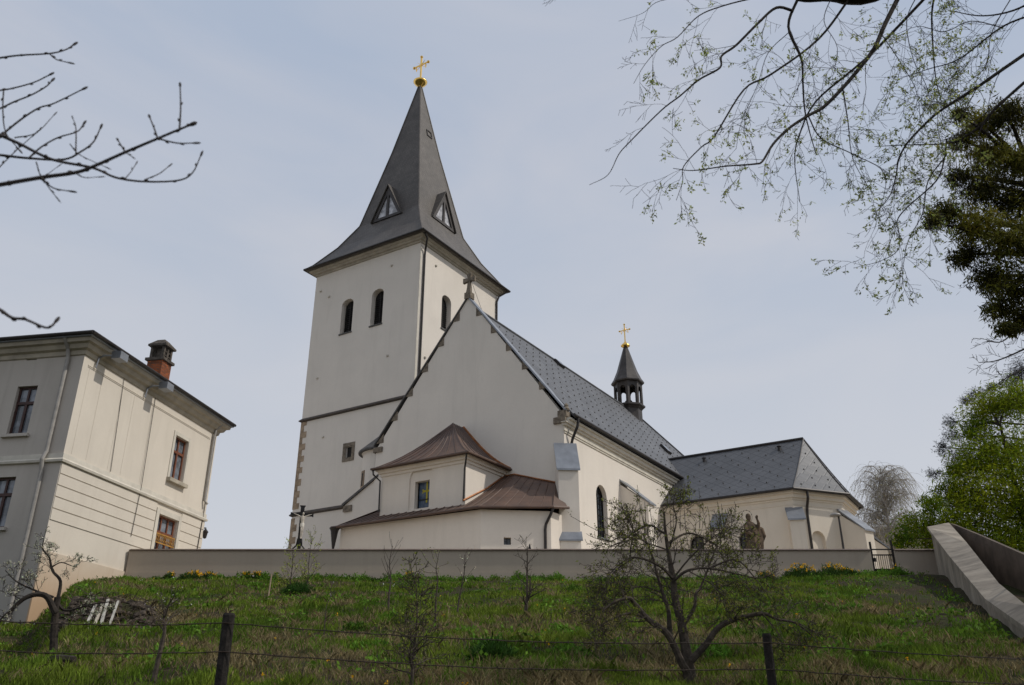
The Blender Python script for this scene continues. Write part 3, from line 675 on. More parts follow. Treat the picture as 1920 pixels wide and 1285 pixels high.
# ridge turret
TX, TY = RA-.05, 22.6
def octa(r, z, n=8): return [(TX+r*math.cos(R(22.5)+2*math.pi*k/n), TY+r*math.sin(R(22.5)+2*math.pi*k/n), z) for k in range(n)]
tt = MB(); tt.loft([octa(1.02, 20.2), octa(1.02, 22.35), octa(1.12, 22.5), octa(1.3, 22.62), octa(1.3, 22.74), octa(1.1, 22.82)])
for k in range(8):
    a = R(22.5)+2*math.pi*k/8; tt.lathe((TX+1.03*math.cos(a), TY+1.03*math.sin(a), 22.8), [(.13, 0), (.12, 1.9)], 6)
    a2 = a+2*math.pi/8; p, q = V((TX+1.1*math.cos(a), TY+1.1*math.sin(a), 0)), V((TX+1.1*math.cos(a2), TY+1.1*math.sin(a2), 0)); L_ = (q-p).length; t = (q-p)/L_; Pt = plane(p, t, (t.y, -t.x, 0))
    n_ = 8; half = L_/2; hw_ = .24
    outer = [(.0, 22.8), (half-hw_, 22.8), (half-hw_, 24.0)]+[(half-hw_*math.cos(math.pi*i/n_), 24.0+.3*math.sin(math.pi*i/n_)) for i in range(1, n_)]+[(half+hw_, 24.0), (half+hw_, 22.8), (L_, 22.8), (L_, 24.7), (0, 24.7)]
    tt.wall(Pt, outer); tt.wall(lambda u, v, d=0.: Pt(u, v, d-.14), outer)
    for sx in (half-hw_, half+hw_): tt.poly([Pt(sx, 22.8, 0), Pt(sx, 24.0, 0), Pt(sx, 24.0, -.14), Pt(sx, 22.8, -.14)])
to = tt.build('ridge_turret', M['turret'], church)
tr = MB(); tr.loft([octa(1.1, 24.6), octa(1.32, 24.66), octa(1.34, 24.76), octa(1.12, 25.1), octa(.82, 25.8), octa(.17, 27.95), octa(.04, 28.05)]); tro = tr.build('roof', M['turret'], to)
bl = MB(); bl.lathe((TX, TY, 23.2), [(.05, .75), (.06, .55), (.14, .4), (.2, .1), (.3, 0), (.28, -.03)], 12); bl.build('bell', M['iron'], to)
gilt_cross((TX, TY), 27.93, .6, church, [(.14, 0), (.36, .08), (.38, .15), (.27, .28), (.13, .4), (.08, .5), (.03, .58)])

# ------------------------------------------------------------------ house
HQ = at(237, 1060, 35); HQ.z = 0; HB = 3.0
house = thing('house', 'cream two-storey town house with grey front and brown windows at the left edge', 'house', (HQ.x, HQ.y, HB), R(-10), zb=HB)
b0, b1, al = -4.96, 5.45, -9.0
HR, HL = RT(0), plane((0, b0, 0), (1, 0, 0), (0, -1, 0))
wr1, wr2 = rect(1.95, 3.05, 9.72, 11.68), rect(1.62, 3.2, 6.0, 8.05)
hm = MB(); hm.wall(HR, rect(b0, b1, 1.5, 13.2), [wr1, wr2], .22); hm.poly([(0, b1, 1.5), (al, b1, 1.5), (al, b1, 13.2), (0, b1, 13.2)]); hm.poly([(al, b1, 1.5), (al, b0, 1.5), (al, b0, 13.2), (al, b1, 13.2)])
wl1 = [rect(-2.58, -1.72, 9.68, 11.6), rect(-2.58, -1.72, 6.2, 8.05), rect(-5.6, -4.74, 9.68, 11.6), rect(-5.6, -4.74, 6.2, 8.05)]
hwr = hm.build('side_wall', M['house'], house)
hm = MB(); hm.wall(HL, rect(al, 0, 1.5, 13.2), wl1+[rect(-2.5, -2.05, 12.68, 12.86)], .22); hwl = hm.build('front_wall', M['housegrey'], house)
v = MB(); v.slab(HL, rect(-2.5, -2.05, 12.68, 12.86), -.2, -.15); v.build('vent', M['dark'], hwl)
def casement(P, h, parent, fm, lattice=False):
    u0, u1, v0, v1 = bb(h); d = -.16; g = MB(); g.slab(P, h, d-.05, d-.03); o = g.build('window', M['houseglass'], parent)
    f = MB(); k = .075; vt_ = v0+(v1-v0)*.66
    f.slab(P, rect(u0, u0+k, v0, v1), d-.03, d+.03); f.slab(P, rect(u1-k, u1, v0, v1), d-.03, d+.03); f.slab(P, rect(u0+k, u1-k, v0, v0+k), d-.03, d+.03); f.slab(P, rect(u0+k, u1-k, v1-k, v1), d-.03, d+.03)
    f.slab(P, rect(u0+k, u1-k, vt_-.055, vt_+.055), d-.03, d+.045)
    n = 3 if (u1-u0) > 1.4 else 2
    for i in range(1, n):
        u = u0+(u1-u0)*i/n
        f.slab(P, rect(u-.05, u+.05, v0+k, vt_-.055), d-.03, d+.035); f.slab(P, rect(u-.04, u+.04, vt_+.055, v1-k), d-.03, d+.03)
    f.build('frame', M[fm], o)
    if lattice:
        q = MB(); va, vb_ = 6.9, 7.22; n = 12
        q.slab(P, rect(u0+.05, u1-.05, vb_, vb_+.05), .0, .03); q.slab(P, rect(u0+.05, u1-.05, va-.05, va), .0, .03)
        for i in range(n):
            a = u0+.05+(u1-u0-.1)*i/n; b = u0+.05+(u1-u0-.1)*(i+1)/n; q.tube([P(a, va, .015), P(b, vb_, .015)], .014, 4); q.tube([P(a, vb_, .03), P(b, va, .03)], .014, 4)
        q.build('lattice', plain('ochre_lattice', (.42, .22, .05), .6, .2, 5, 0), o)
    return o
o = casement(HR, wr1, hwr, 'framered'); s = MB(); s.slab(HR, rect(1.75, 3.25, 9.55, 9.71), -.05, .2); s.build('sill', M['trim'], o)
s = MB(); 
for r_ in (rect(1.78, 1.94, 9.72, 11.86), rect(3.06, 3.2, 9.72, 11.86), rect(1.95, 3.05, 11.69, 11.86)): s.slab(HR, r_, .002, .035)
s.build('surround', M['band'], o)
o = casement(HR, wr2, hwr, 'framered', True); s = MB()
for r_ in (rect(1.4, 1.61, 6.0, 8.28), rect(3.21, 3.42, 6.0, 8.28), rect(1.62, 3.2, 8.06, 8.28)): s.slab(HR, r_, .002, .06)
s.build('surround', M['band'], o)
for h in wl1:
    o = casement(HL, h, hwl, 'frame'); u0, u1, v0, v1 = bb(h); s = MB(); s.slab(HL, rect(u0-.14, u1+.14, v0-.12, v0-.01), -.05, .14); s.build('sill', M['housegrey'], o)
s = MB(); s.loft([[(.02+p, b0-.02-p, z), (.02+p, b1+p, z), (al, b1+p, z), (al, b0-.02-p, z)] for z, p in ((8.5, .0), (8.52, .08), (8.6, .1), (8.66, .04), (8.84, .03))]); s.build('string_course', M['band'], house)
s = MB()
for z0, z1 in ((8.12, 8.47), (7.7, 8.08), (7.28, 7.66), (6.86, 7.24), (6.44, 6.82)):
    for u0, u1 in ((b0+.02, 1.38), (3.44, b1)): s.slab(HR, rect(u0, u1, z0, z1), .001, .03)
s.build('rustication', M['house'], hwr)
s = MB()
for zz, u0, u1 in ((12.42, b0+.3, 4.85), (12.36, b0+.3, 4.85)): s.slab(HR, rect(u0, u1, zz, zz+.025), .001, .02)
for u in (-4.55, -3.7, -2.35, -1.5, -.15): s.slab(HR, rect(u, u+.03, 8.95, 12.35), .001, .009)
s.build('wall_mouldings', M['house'], hwr)
cd = MB(); cd.tube([HR(-2.45, 13.0, .03), HR(-2.15, 8.9, .03)], .012, 4); cd.tube([HR(-.1, 12.8, .03), HR(-.02, 8.9, .06), HR(-.12, 6.75, .06)], .014, 4); cd.build('conductor_wire', M['dark'], house)
cn = MB(); cn.loft([[(p, b0-p, z), (p, b1+p, z), (al, b1+p, z), (al, b0-p, z)] for z, p in ((12.72, .01), (12.75, .06), (12.9, .1), (12.95, .22), (13.1, .3), (13.14, .42), (13.28, .46))]); cn.build('cornice', M['trim'], house)
rf = MB(); e = .55
rf.loft([[(p, b0-p, z), (p, b1+p, z), (al-1, b1+p, z), (al-1, b0-p, z)] for z, p in ((13.28, e-.05), (13.3, e), (13.42, e), (13.5, e-.1), (14.7, -3.6), (14.72, -4.4))]); hro = rf.build('roof', M['zinc'], house)
g = MB(); g.tube([(e+.05, b0-e-.05, 13.4), (e+.05, b1+e, 13.4)], .07, 8); g.tube([(e+.05, b0-e-.05, 13.4), (al, b0-e-.05, 13.4)], .07, 8); g.build('gutter', M['dark'], hro)
for u in (-3.9, -.5):
    m = MB(); m.box((.5, u-.22, 12.9), (.9, u+.28, 13.2)); m.tube([(.55, u-.2, 13.02), (.3, u-.35, 12.98), (.12, u-.4, 12.85), (.08, u-.42, 12.45)], .035, 6); m.build('gutter_box', M['zinc'], hro)
dp = MB(); dp.tube([(-.62, b0-.5, 13.3), (-.62, b0-.2, 12.95), (-.62, b0-.1, 12.6), (-.64, b0-.1, 8.9), (-.66, b0-.2, 8.6), (-.66, b0-.1, 8.2), (-.66, b0-.1, 2.2)], .075, 10); dp.build('downpipe', M['pipe'], house)
dp = MB(); dp.tube([(.4, b1-.35, 13.2), (.15, b1-.4, 12.9), (.1, b1-.42, 12.5), (.1, b1-.42, 9.4), (.22, b1-.32, 9.25)], .06, 10); dp.build('downpipe', M['pipe'], house)
cd = MB(); cd.tube([(.05, b1-.2, 12.6), (.05, b1-.25, 9.0), (.08, b1-.5, 5.6)], .02, 5); cd.build('conduit', M['dark'], house)
pl_ = MB(); pl_.slab(HR, rect(b0-.05, .4, 2, 5.35), .001, .06); pl_.build('plinth', plaster('tan_plinth', (.60, .51, .405), (.4, .3, .2), .5, (4.0, 5.8, .8, (.45, .3, .18))), house)
wl_ = MB(); wl_.box((-.1, b1+.0, 8.19), (.1, b1+.1, 8.23)); wl_.lathe((.08, b1+.08, 7.72), [(.04, 0), (.08, .04), (.12, .28), (.15, .31), (.06, .42), (.02, .46)], 8); wl_.build('wall_lantern', M['dark'], house)
# chimney
chm = MB(); cx0, cx1, cy0, cy1 = -2.9, -2.1, 3.1, 3.9
chm.box((cx0, cy0, 13.6), (cx1, cy1, 16.0)); cho = chm.build('chimney', M['brick'], hro)
t = MB(); t.box((cx0-.1, cy0-.1, 16.00), (cx1+.1, cy1+.1, 16.13)); 
for x in (cx0+.03, cx1-.16):
    for y in (cy0+.03, (cy0+cy1)/2-.065, cy1-.16): t.box((x, y, 16.13), (x+.13, y+.13, 16.72))
for y in (cy0+.16, (cy0+cy1)/2+.065):
    for z in (16.3, 16.5): t.box((cx1-.14, y, z), (cx1-.05, y+.175, z+.05))
t.box((cx0+.26, cy0+.22, 16.13), (cx1-.26, cy1-.22, 16.7)); t.box((cx0-.08, cy0-.08, 16.77), (cx1+.08, cy1+.08, 16.87)); t.loft([[(cx0-.07, cy0-.07, 16.87), (cx1+.07, cy0-.07, 16.87), (cx1+.07, cy1+.07, 16.87), (cx0-.07, cy1+.07, 16.87)], [(cx0+.2, cy0+.2, 17.17), (cx1-.2, cy0+.2, 17.17), (cx1-.2, cy1-.2, 17.17), (cx0+.2, cy1-.2, 17.17)]])
t.build('chimney_cap', plain('sooty_stone', (.10, .085, .07), .95, .4, 6, .5), cho)

# ------------------------------------------------------------------ churchyard wall, gate, stair walls
def yard_wall(x0, x1, label):
    w = thing('churchyard_wall', label, 'wall', ((x0+x1)/2, 35, 5.0), zb=5.0); xc = (x0+x1)/2
    m = MB(); m.box((x0-xc, -.14, 3.8), (x1-xc, .14, 6.17)); m.build('wall', M['yardwall'], w)
    m = MB(); m.box((x0-xc, -.165, 3.8), (x1-xc, -.142, 5.32)); m.build('plinth', M['yardwall'], w)
    c = MB(); c.prism([(x0-xc, -.2, 6.17), (x0-xc, .2, 6.17), (x0-xc, .2, 6.2), (x0-xc, 0, 6.27), (x0-xc, -.2, 6.2)], (x1-x0, 0, 0)); c.build('coping', M['copingstone'], w)
M['copingstone'] = plain('brown_coping', (.13, .095, .075), .7, .2, 3, .1)
yard_wall(-15.42, 14.45, 'long tan plastered wall with brown coping in front of the white church')
yard_wall(15.42, 17.5, 'short tan wall section between iron gate and concrete stair wall')
gt = thing('iron_gate', 'black iron bar gate in the gap of the tan wall', 'gate', (14.95, 35.0, 5.0), zb=5.0)
m = MB()
for x in (-.42, .44): m.box((x-.035, -.03, 4.95), (x+.035, .03, 6.62 if x > 0 else 6.55))
for z in (6.22, 6.0, 5.35): m.box((-.385, -.02, z), (.405, .02, z+.05))
m.build('gate_frame', M['iron'], gt)
m = MB()
for i in range(9): m.box((-.34+i*.083, -.01, 5.0), (-.325+i*.083, .01, 6.0))
for i in range(8): m.box((-.3+i*.083, -.008, 5.0), (-.29+i*.083, .008, 5.36))
m.build('bars', M['iron'], gt)
m = MB(); m.box((-.39, -.07, 5.75), (-.3, -.021, 5.9)); m.build('lock', M['iron'], gt)
# sloping stair wall
A0, A1 = at(1738, 988, 34.2), at(1779, 980, 34.6)
def stair_wall():
    Lp = [at(1738, 988, 34.2), at(1780, 1043, 28), at(1847, 1123, 19.5), at(1922, 1176, 14.8), at(2010, 1250, 11)]
    Rp = [at(1779, 980, 34.8), at(1813, 1018, 28.4), at(1873, 1094, 20.2), at(1925, 1136, 15.8), at(2030, 1225, 11.6)]
    w = thing('stair_wall', 'stained concrete stair wall with broad sloping top running down to the right', 'wall', (Lp[0].x, Lp[0].y, gz(Lp[0].x, Lp[0].y-.5)))
    off = -V(w.location)
    m = MB(); c = MB(); th = V((0, 0, -.12)); 
    sec = []
    for l, r in zip(Lp, Rp):
        r2 = V((l.x, l.y, l.z))+(r-l); n = (r-l); n.z = 0; n.normalize(); i_ = .11
        zb = gz(l.x, l.y)-1.2
        sec.append([l+n*i_*1.6+th, r-n*i_*1.6+th, V((r.x-n.x*i_, r.y-n.y*i_, zb)), V((l.x+n.x*i_, l.y+n.y*i_, zb))])
    m.loft([[p+off for p in s] for s in sec]); m.build('wall', M['concrete'], w)
    c.loft([[l+off, r+off, r+th*.95+off, l+th*.95+off] for l, r in zip(Lp, Rp)]); c.build('coping', M['concrete'], w)
stair_wall()
def back_wall():
    tp = [at(1781, 981, 35.2), at(1830, 1001, 31), at(1922, 1041, 26), at(2100, 1120, 21)]
    w = thing('retaining_wall', 'dark brown stained wall rising behind the concrete stair wall', 'wall', (tp[0].x, tp[0].y, 5.0)); off = -V(w.location)
    m = MB(); sec = []
    for i, p in enumerate(tp): sec.append([p+off, p+V((.35, .25, 0))+off, V((p.x+.35, p.y+.25, 0))+off, V((p.x, p.y, 0))+off])
    m.loft(sec); m.build('wall', M['darkwall'], w)
M['darkwall'] = plain('dark_stained_wall', (.10, .078, .062), .95, .35, 1.2, .4, bs=12)
back_wall()

# ------------------------------------------------------------------ churchyard
def yard():
    m = MB(); m.poly([(-60, 35.16, 5.504), (60, 35.16, 5.504), (60, 120, 5.504), (-60, 120, 5.504)])  # pale ground sheet added out of sight to bounce warm light onto the church
    o = m.build('churchyard_bounce_sheet', plain('pale_bounce_gravel', (.47, .41, .33), .95, .25, 3, .3)); o['kind'] = 'structure'
yard()
def remesh(o, vox, sm=2):
    r = o.modifiers.new('fuse', 'REMESH'); r.mode = 'VOXEL'; r.voxel_size = vox; r.use_smooth_shade = True
    s_ = o.modifiers.new('soften', 'SMOOTH'); s_.iterations = sm; s_.factor = .5
def ell(mb, c, rx, ry, rz, n=12, k=8):
    c = V(c); mb.loft([[c+V((rx*math.sin(math.pi*i/k)*math.cos(2*math.pi*j/n), ry*math.sin(math.pi*i/k)*math.sin(2*math.pi*j/n), -rz*math.cos(math.pi*i/k))) for j in range(n)] for i in range(k+1)][1:-1])
def crucifix():
    p = V((-9.38, 38, 5.5)); t = thing('crucifix', 'black iron crucifix with pale Christ figure standing behind the tan wall', 'crucifix', p, R(14))
    m = MB(); h = 8.72-5.5
    m.box((-.085, -.07, 0), (.085, .07, h-.08)); m.loft([[(-.085, -.07, h-.08), (.085, -.07, h-.08), (.085, .07, h-.08), (-.085, .07, h-.08)], [(-.13, -.07, h), (.13, -.07, h), (.13, .07, h), (-.13, .07, h)]])
    za = h-.4
    for s_ in (-1, 1): m.loft([[(s_*.076, -.045, za-.07), (s_*.076, .045, za-.07), (s_*.076, .045, za+.07), (s_*.076, -.045, za+.07)], [(s_*.42, -.045, za-.06), (s_*.42, .045, za-.06), (s_*.42, .045, za+.06), (s_*.42, -.045, za+.06)], [(s_*.5, -.055, za-.09), (s_*.5, .055, za-.09), (s_*.5, .055, za+.09), (s_*.5, -.055, za+.09)]])
    m.build('cross', M['iron'], t)
    m = MB()
    for s_ in (-1, 1): m.tube([(s_*.08, 0, 1.75), (s_*.12, 0, 1.45), (s_*.3, 0, 1.25), (s_*.48, 0, 1.2), (s_*.5, 0, 1.32), (s_*.4, 0, 1.34)], [.03, .035, .04, .04, .03, .02], 6)
    m.box((-.5, -.3, 0), (.5, .3, 1.0)); m.build('scroll_base', M['iron'], t)
    zc_ = za; b = MB(Matrix.Translation((.035, -.11, zc_)) @ Matrix.Scale(.74, 4) @ Matrix.Diagonal((.9, .8, 1, 1)) @ Matrix.Translation((0, 0, -zc_))); y = -.03; zt = za-.02
    ell(b, (.03, y-.03, za+.02), .07, .08, .095)
    b.tube([(.02, y, za-.05), (0, y, za-.12)], [.04, .05], 8)
    b.loft([[(rx*math.cos(a)+cx, y+ry*math.sin(a), z) for a in [2*math.pi*k/10 for k in range(10)]] for z, rx, ry, cx in ((za-.1, .06, .05, 0), (za-.16, .15, .07, 0), (za-.32, .13, .075, 0), (za-.5, .1, .06, .01), (za-.6, .12, .075, .02), (za-.72, .1, .07, .02))])
    for s_ in (-1, 1):
        b.tube([(s_*.13, y, za-.16), (s_*.33, y+.01, za-.07), (s_*.54, y+.04, za+.0), (s_*.6, y+.05, za+.01)], [.045, .036, .026, .03], 8)
        b.tube([(s_*.055+.02, y, za-.66), (s_*.05+.03, y-.07, za-1.0), (s_*.035+.01, y-.0, za-1.38), (s_*.03+.01, y-.05, za-1.48)], [.068, .052, .034, .03], 8)
    o = b.build('body', plain('pale_corpus', (.5, .45, .38), .6, .15, 8, .1), t, uvs=False); remesh(o, .018, 1)
    l = MB(b.xf); l.loft([[(rx*math.cos(a)+.02, y+ry*math.sin(a), z) for a in [2*math.pi*k/12 for k in range(12)]] for z, rx, ry in ((za-.55, .125, .085), (za-.66, .135, .1), (za-.76, .13, .1))]); l.build('loincloth', plain('corpus_cloth', (.7, .66, .58), .8, .1, 8, .2), t)
crucifix()
def statue():
    t = thing('statue', 'weathered brown stone statue of a robed saint with raised hand and halo behind the wall', 'statue', (10.6, 38, 5.5), R(20))
    m = MB(); m.loft([[(x*k, y*k, z) for x, y in ((-.5, -.45), (.5, -.45), (.5, .45), (-.5, .45))] for k, z in ((1.1, 0), (1.1, .15), (.95, .25), (.95, .6), (1.1, .68), (1.1, .78))]); m.build('pedestal', M['stone'], t)
    b = MB(); z0 = .75; n = 18
    def ringz(z, rx, ry, cx=0, cy=0, fold=.0, ph=0): return [(cx+rx*math.cos(a)*(1+fold*math.sin(7*a+ph)), cy+ry*math.sin(a)*(1+fold*math.sin(7*a+ph)), z0+z) for a in [2*math.pi*k/n for k in range(n)]]
    b.loft([ringz(0, .42, .34, .06, 0, .1), ringz(.35, .36, .3, .04, 0, .12, .4), ringz(.8, .3, .25, .02, 0, .1, .8), ringz(1.15, .27, .21, 0, 0, .05), ringz(1.4, .31, .22, -.0, 0, .03), ringz(1.62, .3, .19, -.02), ringz(1.72, .17, .13, -.04), ringz(1.78, .08, .08, -.06), ringz(1.84, .075, .08, -.07)])
    ell(b, (-.09, -.03, z0+1.96), .115, .13, .155); b.tube([(-.09, -.14, z0+1.97), (-.09, -.175, z0+1.93)], [.02, .025], 6); b.tube([(-.1, -.1, z0+1.86), (-.1, -.13, z0+1.74)], [.09, .03], 8)
    b.tube([(-.25, -.02, z0+1.58), (-.36, -.12, z0+1.3), (-.2, -.28, z0+1.12), (-.05, -.3, z0+1.16)], [.1, .095, .075, .055], 9)
    b.tube([(.24, -.02, z0+1.58), (.33, -.1, z0+1.42), (.3, -.2, z0+1.68), (.22, -.22, z0+1.86)], [.11, .1, .07, .045], 9)
    for k, (dx, l) in enumerate(((-.045, .1), (-.015, .13), (.015, .14), (.045, .11))): b.tube([(.21+dx, -.23, z0+1.88), (.2+dx*1.2, -.25, z0+1.88+l*.6), (.2+dx*1.2, -.27, z0+1.88+l)], [.024, .022, .016], 6)
    b.tube([(.17, -.23, z0+1.87), (.12, -.26, z0+1.94)], [.024, .018], 6)
    b.loft([[(x, y, z0+z) for x, y in pts] for z, pts in ((.55, ((.1, -.12), (.5, -.1), (.58, .1), (.2, .28))), (.9, ((.1, -.15), (.5, -.15), (.6, .08), (.1, .27))), (1.3, ((.05, -.16), (.46, -.13), (.5, .1), (0, .26))), (1.62, ((0, -.1), (.28, -.1), (.3, .1), (0, .2))))])
    b.loft([[(x, y, z0+z) for x, y in pts] for z, pts in ((.0, ((.2, -.3), (.62, -.2), (.64, .15), (.2, .3))), (.2, ((.2, -.28), (.6, -.15), (.6, .12), (.2, .26))), (.5, ((.15, -.2), (.36, -.12), (.36, .12), (.15, .2))))])
    b.tube([(.28, .0, z0+1.55), (.5, -.02, z0+1.42), (.58, .0, z0+1.15), (.5, .02, z0+.85)], [.1, .15, .16, .08], 9)
    o = b.build('body', plain('brown_weathered_stone', (.115, .08, .052), .95, .5, 4, .6, bs=20, c2=(.035, .027, .02)), t, uvs=False); remesh(o, .022, 1)
    h = MB(); c = V((-.09, .05, z0+2.0)); h.tube([c+V((.27*math.cos(a), 0, .27*math.sin(a))) for a in [2*math.pi*k/28 for k in range(29)]], .007, 5)
    for k in range(5): a = R(20+35*k); h.lathe(c+V((.27*math.cos(a), 0, .27*math.sin(a))), [(.001, -.03), (.028, 0), (.001, .03)], 6)
    h.build('halo', M['iron'], t)
statue()
def lamp():
    t = thing('street_lamp', 'dark lamp post with flat pale head beside the chapel buttress', 'lamp', (14.58, 38, 5.5))
    m = MB(); m.tube([(0, 0, 0), (0, 0, 1.0), (0, 0, 2.78)], [.06, .05, .038], 10); m.build('pole', M['dark'], t)
    m = MB(); m.lathe((-.14, 0, 2.74), [(.02, -.02), (.22, 0), (.25, .05), (.2, .11), (.05, .15)], 18); m.build('lamp_head', M['pipe'], t, smooth=True)
lamp()
def cairn():
    p = at(993, 1025, 36.5); t = MB(); t.loft([[(p.x-k, 36.5-k, z), (p.x+k, 36.5-k, z), (p.x+k, 36.5+k, z), (p.x-k, 36.5+k, z)] for k, z in ((.2, 5.5), (.17, 6.0), (.1, 6.35), (.012, 6.75))])
    tag(t.build('grave_marker', M['iron']), 'dark pointed marker tip showing above the tan wall below the small square window', 'grave marker')
cairn()
def far_building():
    t = thing('distant_building', 'pale low building half hidden behind the birch beyond the gate', 'building', (34, 78, 5.5))
    m = MB(); P = plane((0, 0, 0), (1, 0, 0), (0, -1, 0)); hs = [rect(x, x+1.1, z, z+1.5) for x in (-4.2, -1.8, .6, 3.0) for z in (1.2, 4.4, 7.2)]
    m.wall(P, rect(-5.5, 5.5, -.5, 9.6), hs, .2); m.box((-5.5, .21, -.5), (5.5, 8, 9.6)); m.build('wall', M['chapel'], t)
    r = MB(); r.prism([(-6, -.5, 9.6), (-6, 8.5, 9.6), (-6, 4, 11.3)], (12, 0, 0)); r.build('roof', M['slate'], t)
    for h in hs: u0, u1, v0, v1 = bb(h); w = MB(); w.slab(P, h, -.18, -.15); w.build('window', M['glass'], t)
far_building()

# ------------------------------------------------------------------ fence, planks, stake
def fence():
    t = thing('wire_fence', 'dark wooden fence posts carrying two rusty wires across the foreground', 'fence', (-1, 9, gz(-1, 9)))
    off = -V(t.location)
    tops = [at(-250, 1120, 8.3), at(430, 1150, 8.7), at(1437, 1188, 9.6), at(2300, 1220, 10.2)]
    rr = [.055, .058, .048, .05]
    for p, r in zip(tops, rr):
        m = MB(); b = V((p.x-.02, p.y, gz(p.x, p.y)-.3)); ph = p.x
        m.tube([b+off, b.lerp(p, .5)+V((.012, 0, 0))+off, p+V((0, 0, -.02))+off, p+off], [r*1.1, r, r, r*.85], 9); m.build('post', M['post'], t)
    rnd = random.Random(5)
    for lv in (.1, .36):
        m = MB(); pts = []
        for a, b in zip(tops[:-1], tops[1:]):
            n = 46
            for i in range(n):
                s_ = i/n; q = a.lerp(b, s_); q.z -= lv+.07*math.sin(math.pi*s_)+rnd.uniform(-.004, .004); q.y -= .06; pts.append(q+off)
        m.tube(pts, .0055, 4)
        for q in pts[::2]:
            for k in range(2): d = V((rnd.uniform(-1, 1), rnd.uniform(-1, 1), rnd.uniform(-1, 1))).normalized()*.022; m.tube([q-d, q+d], .003, 3)
        m.build('barbed_wire', M['wire'], t, uvs=False)
fence()
for i, (xb, yb, xt, yt, lab) in enumerate(((159, 1180, 178, 1140, 'leftmost pale plank leaning on the stony bank left of the garden'), (175, 1177, 192, 1137, 'greyer plank leaning second from left on the stony bank'), (187, 1177, 201, 1131, 'tallest white plank leaning third from left on the stony bank'), (203, 1176, 220, 1134, 'rightmost slim white plank leaning on the stony bank'))):
    a, b = at(xb, yb, 17.0), at(xt, yt, 17.75); a.z = gz(a.x, a.y)+.02; b.z += .08; d = (b-a); n = d.cross(V((1, 0, 0))).normalized(); s_ = d.cross(n).normalized()*(.027 if i != 3 else .02)
    m = MB(); m.prism([a-s_, a+s_, b+s_*.9, b-s_], n*.025); o = m.build('plank', M['plank'] if i != 1 else M['trim']); tag(o, lab, 'plank', 'planks leaning on the bank')
m = MB(); p = on(-6.43, 23.28, .1); m.tube([p, p+V((.03, 0, .85))], [.022, .018], 6); tag(m.build('garden_stake', M['quoin']), 'thin reddish wooden stake standing in the upper grass', 'stake')
def rv_(r): return V((r.uniform(-1, 1), r.uniform(-1, 1), r.uniform(-1, 1))).normalized()
def stones():
    rnd = random.Random(11); vs = MB()
    for i in range(230):
        y = rnd.uniform(17.3, 18.5); x = -y*rnd.uniform(.40, .51); p = on(x, y); r = rnd.uniform(.03, .12)
        vs.loft([[p+V((r*k*math.cos(a)*rnd.uniform(.7, 1.2), r*k*math.sin(a)*rnd.uniform(.7, 1.2), r*z)) for a in [2*math.pi*j/7 for j in range(7)]] for k, z in ((.6, -.4), (1, .1), (.7, .6), (.2, .75))])
    for i in range(170):
        y = rnd.uniform(17.3, 18.4); x = -y*rnd.uniform(.395, .51); p = on(x, y)+V((0, 0, rnd.uniform(.02, .16))); d = rv_(rnd)*rnd.uniform(.15, .5); d.z = abs(d.z)*.5; vs.tube([p, p+d*.5+V((0, 0, .03)), p+d], [.009, .007, .004], 3)
    o = vs.build('rubble', plain('bank_rubble', (.085, .066, .05), .95, .6, 5, .6, c2=(.02, .016, .012)), uvs=False); o['kind'] = 'stuff'
stones()

# ------------------------------------------------------------------ trees
def crom(pts, sub=5):
    P = [V(p) for p in pts]; P = [P[0]*2-P[1]]+P+[P[-1]*2-P[-2]]; o = []
    for i in range(1, len(P)-2):
        a, b, c, d = P[i-1:i+3]
        for k in range(sub):
            t = k/sub; o.append(.5*((2*b)+(c-a)*t+(2*a-5*b+4*c-d)*t*t+(3*b-a-3*c+d)*t**3))
    o.append(P[-2]); return o
def rv(r): 
    while True:
        q = V((r.uniform(-1, 1), r.uniform(-1, 1), r.uniform(-1, 1)))
        if .05 < q.length < 1: return q.normalized()
class G:
    def __init__(s, **k): s.seg = .08; s.wig = .18; s.trop = (0, 0, 0, 0); s.n = (0, 3, 4, 4); s.ang = (35, 65); s.ratio = (.4, .7); s.rr = .55; s.minr = .002; s.__dict__.update(k)
def grow(mb, tips, p, d, Lg, r, lvl, g, rnd):
    n = max(3, min(9, int(Lg/g.seg))); p = V(p); d = V(d).normalized(); pts = [p.copy()]; rad = [r]
    for i in range(n):
        d = (d+rv(rnd)*g.wig+V((0, 0, g.trop[lvl]))).normalized(); p = p+d*(Lg/n); pts.append(p.copy()); rad.append(max(g.minr, r*(1-.7*(i+1)/n)))
    mb.tube(pts, rad, 7 if r > .05 else (5 if r > .015 else 3), cap=r > .03)
    if lvl == 0: tips.extend((q, d) for q in pts[1:]); return
    spawn(mb, tips, pts, rad, Lg, lvl, g, rnd)
def spawn(mb, tips, pts, rad, Lg, lvl, g, rnd, t0=.2, count=None):
    k = count or g.n[lvl]
    for j in range(k):
        t = t0+(1-t0)*(j+rnd.random())/k; f = t*(len(pts)-1); i = min(int(f), len(pts)-2); q = pts[i].lerp(pts[i+1], f-i); dd = (pts[i+1]-pts[i]).normalized()
        ax = dd.cross(rv(rnd)).normalized(); a = R(rnd.uniform(*g.ang)); nd = dd*math.cos(a)+ax*math.sin(a)
        grow(mb, tips, q, nd, Lg*rnd.uniform(*g.ratio)*(1.15-.5*t), max(g.minr, rad[i]*g.rr), lvl-1, g, rnd)
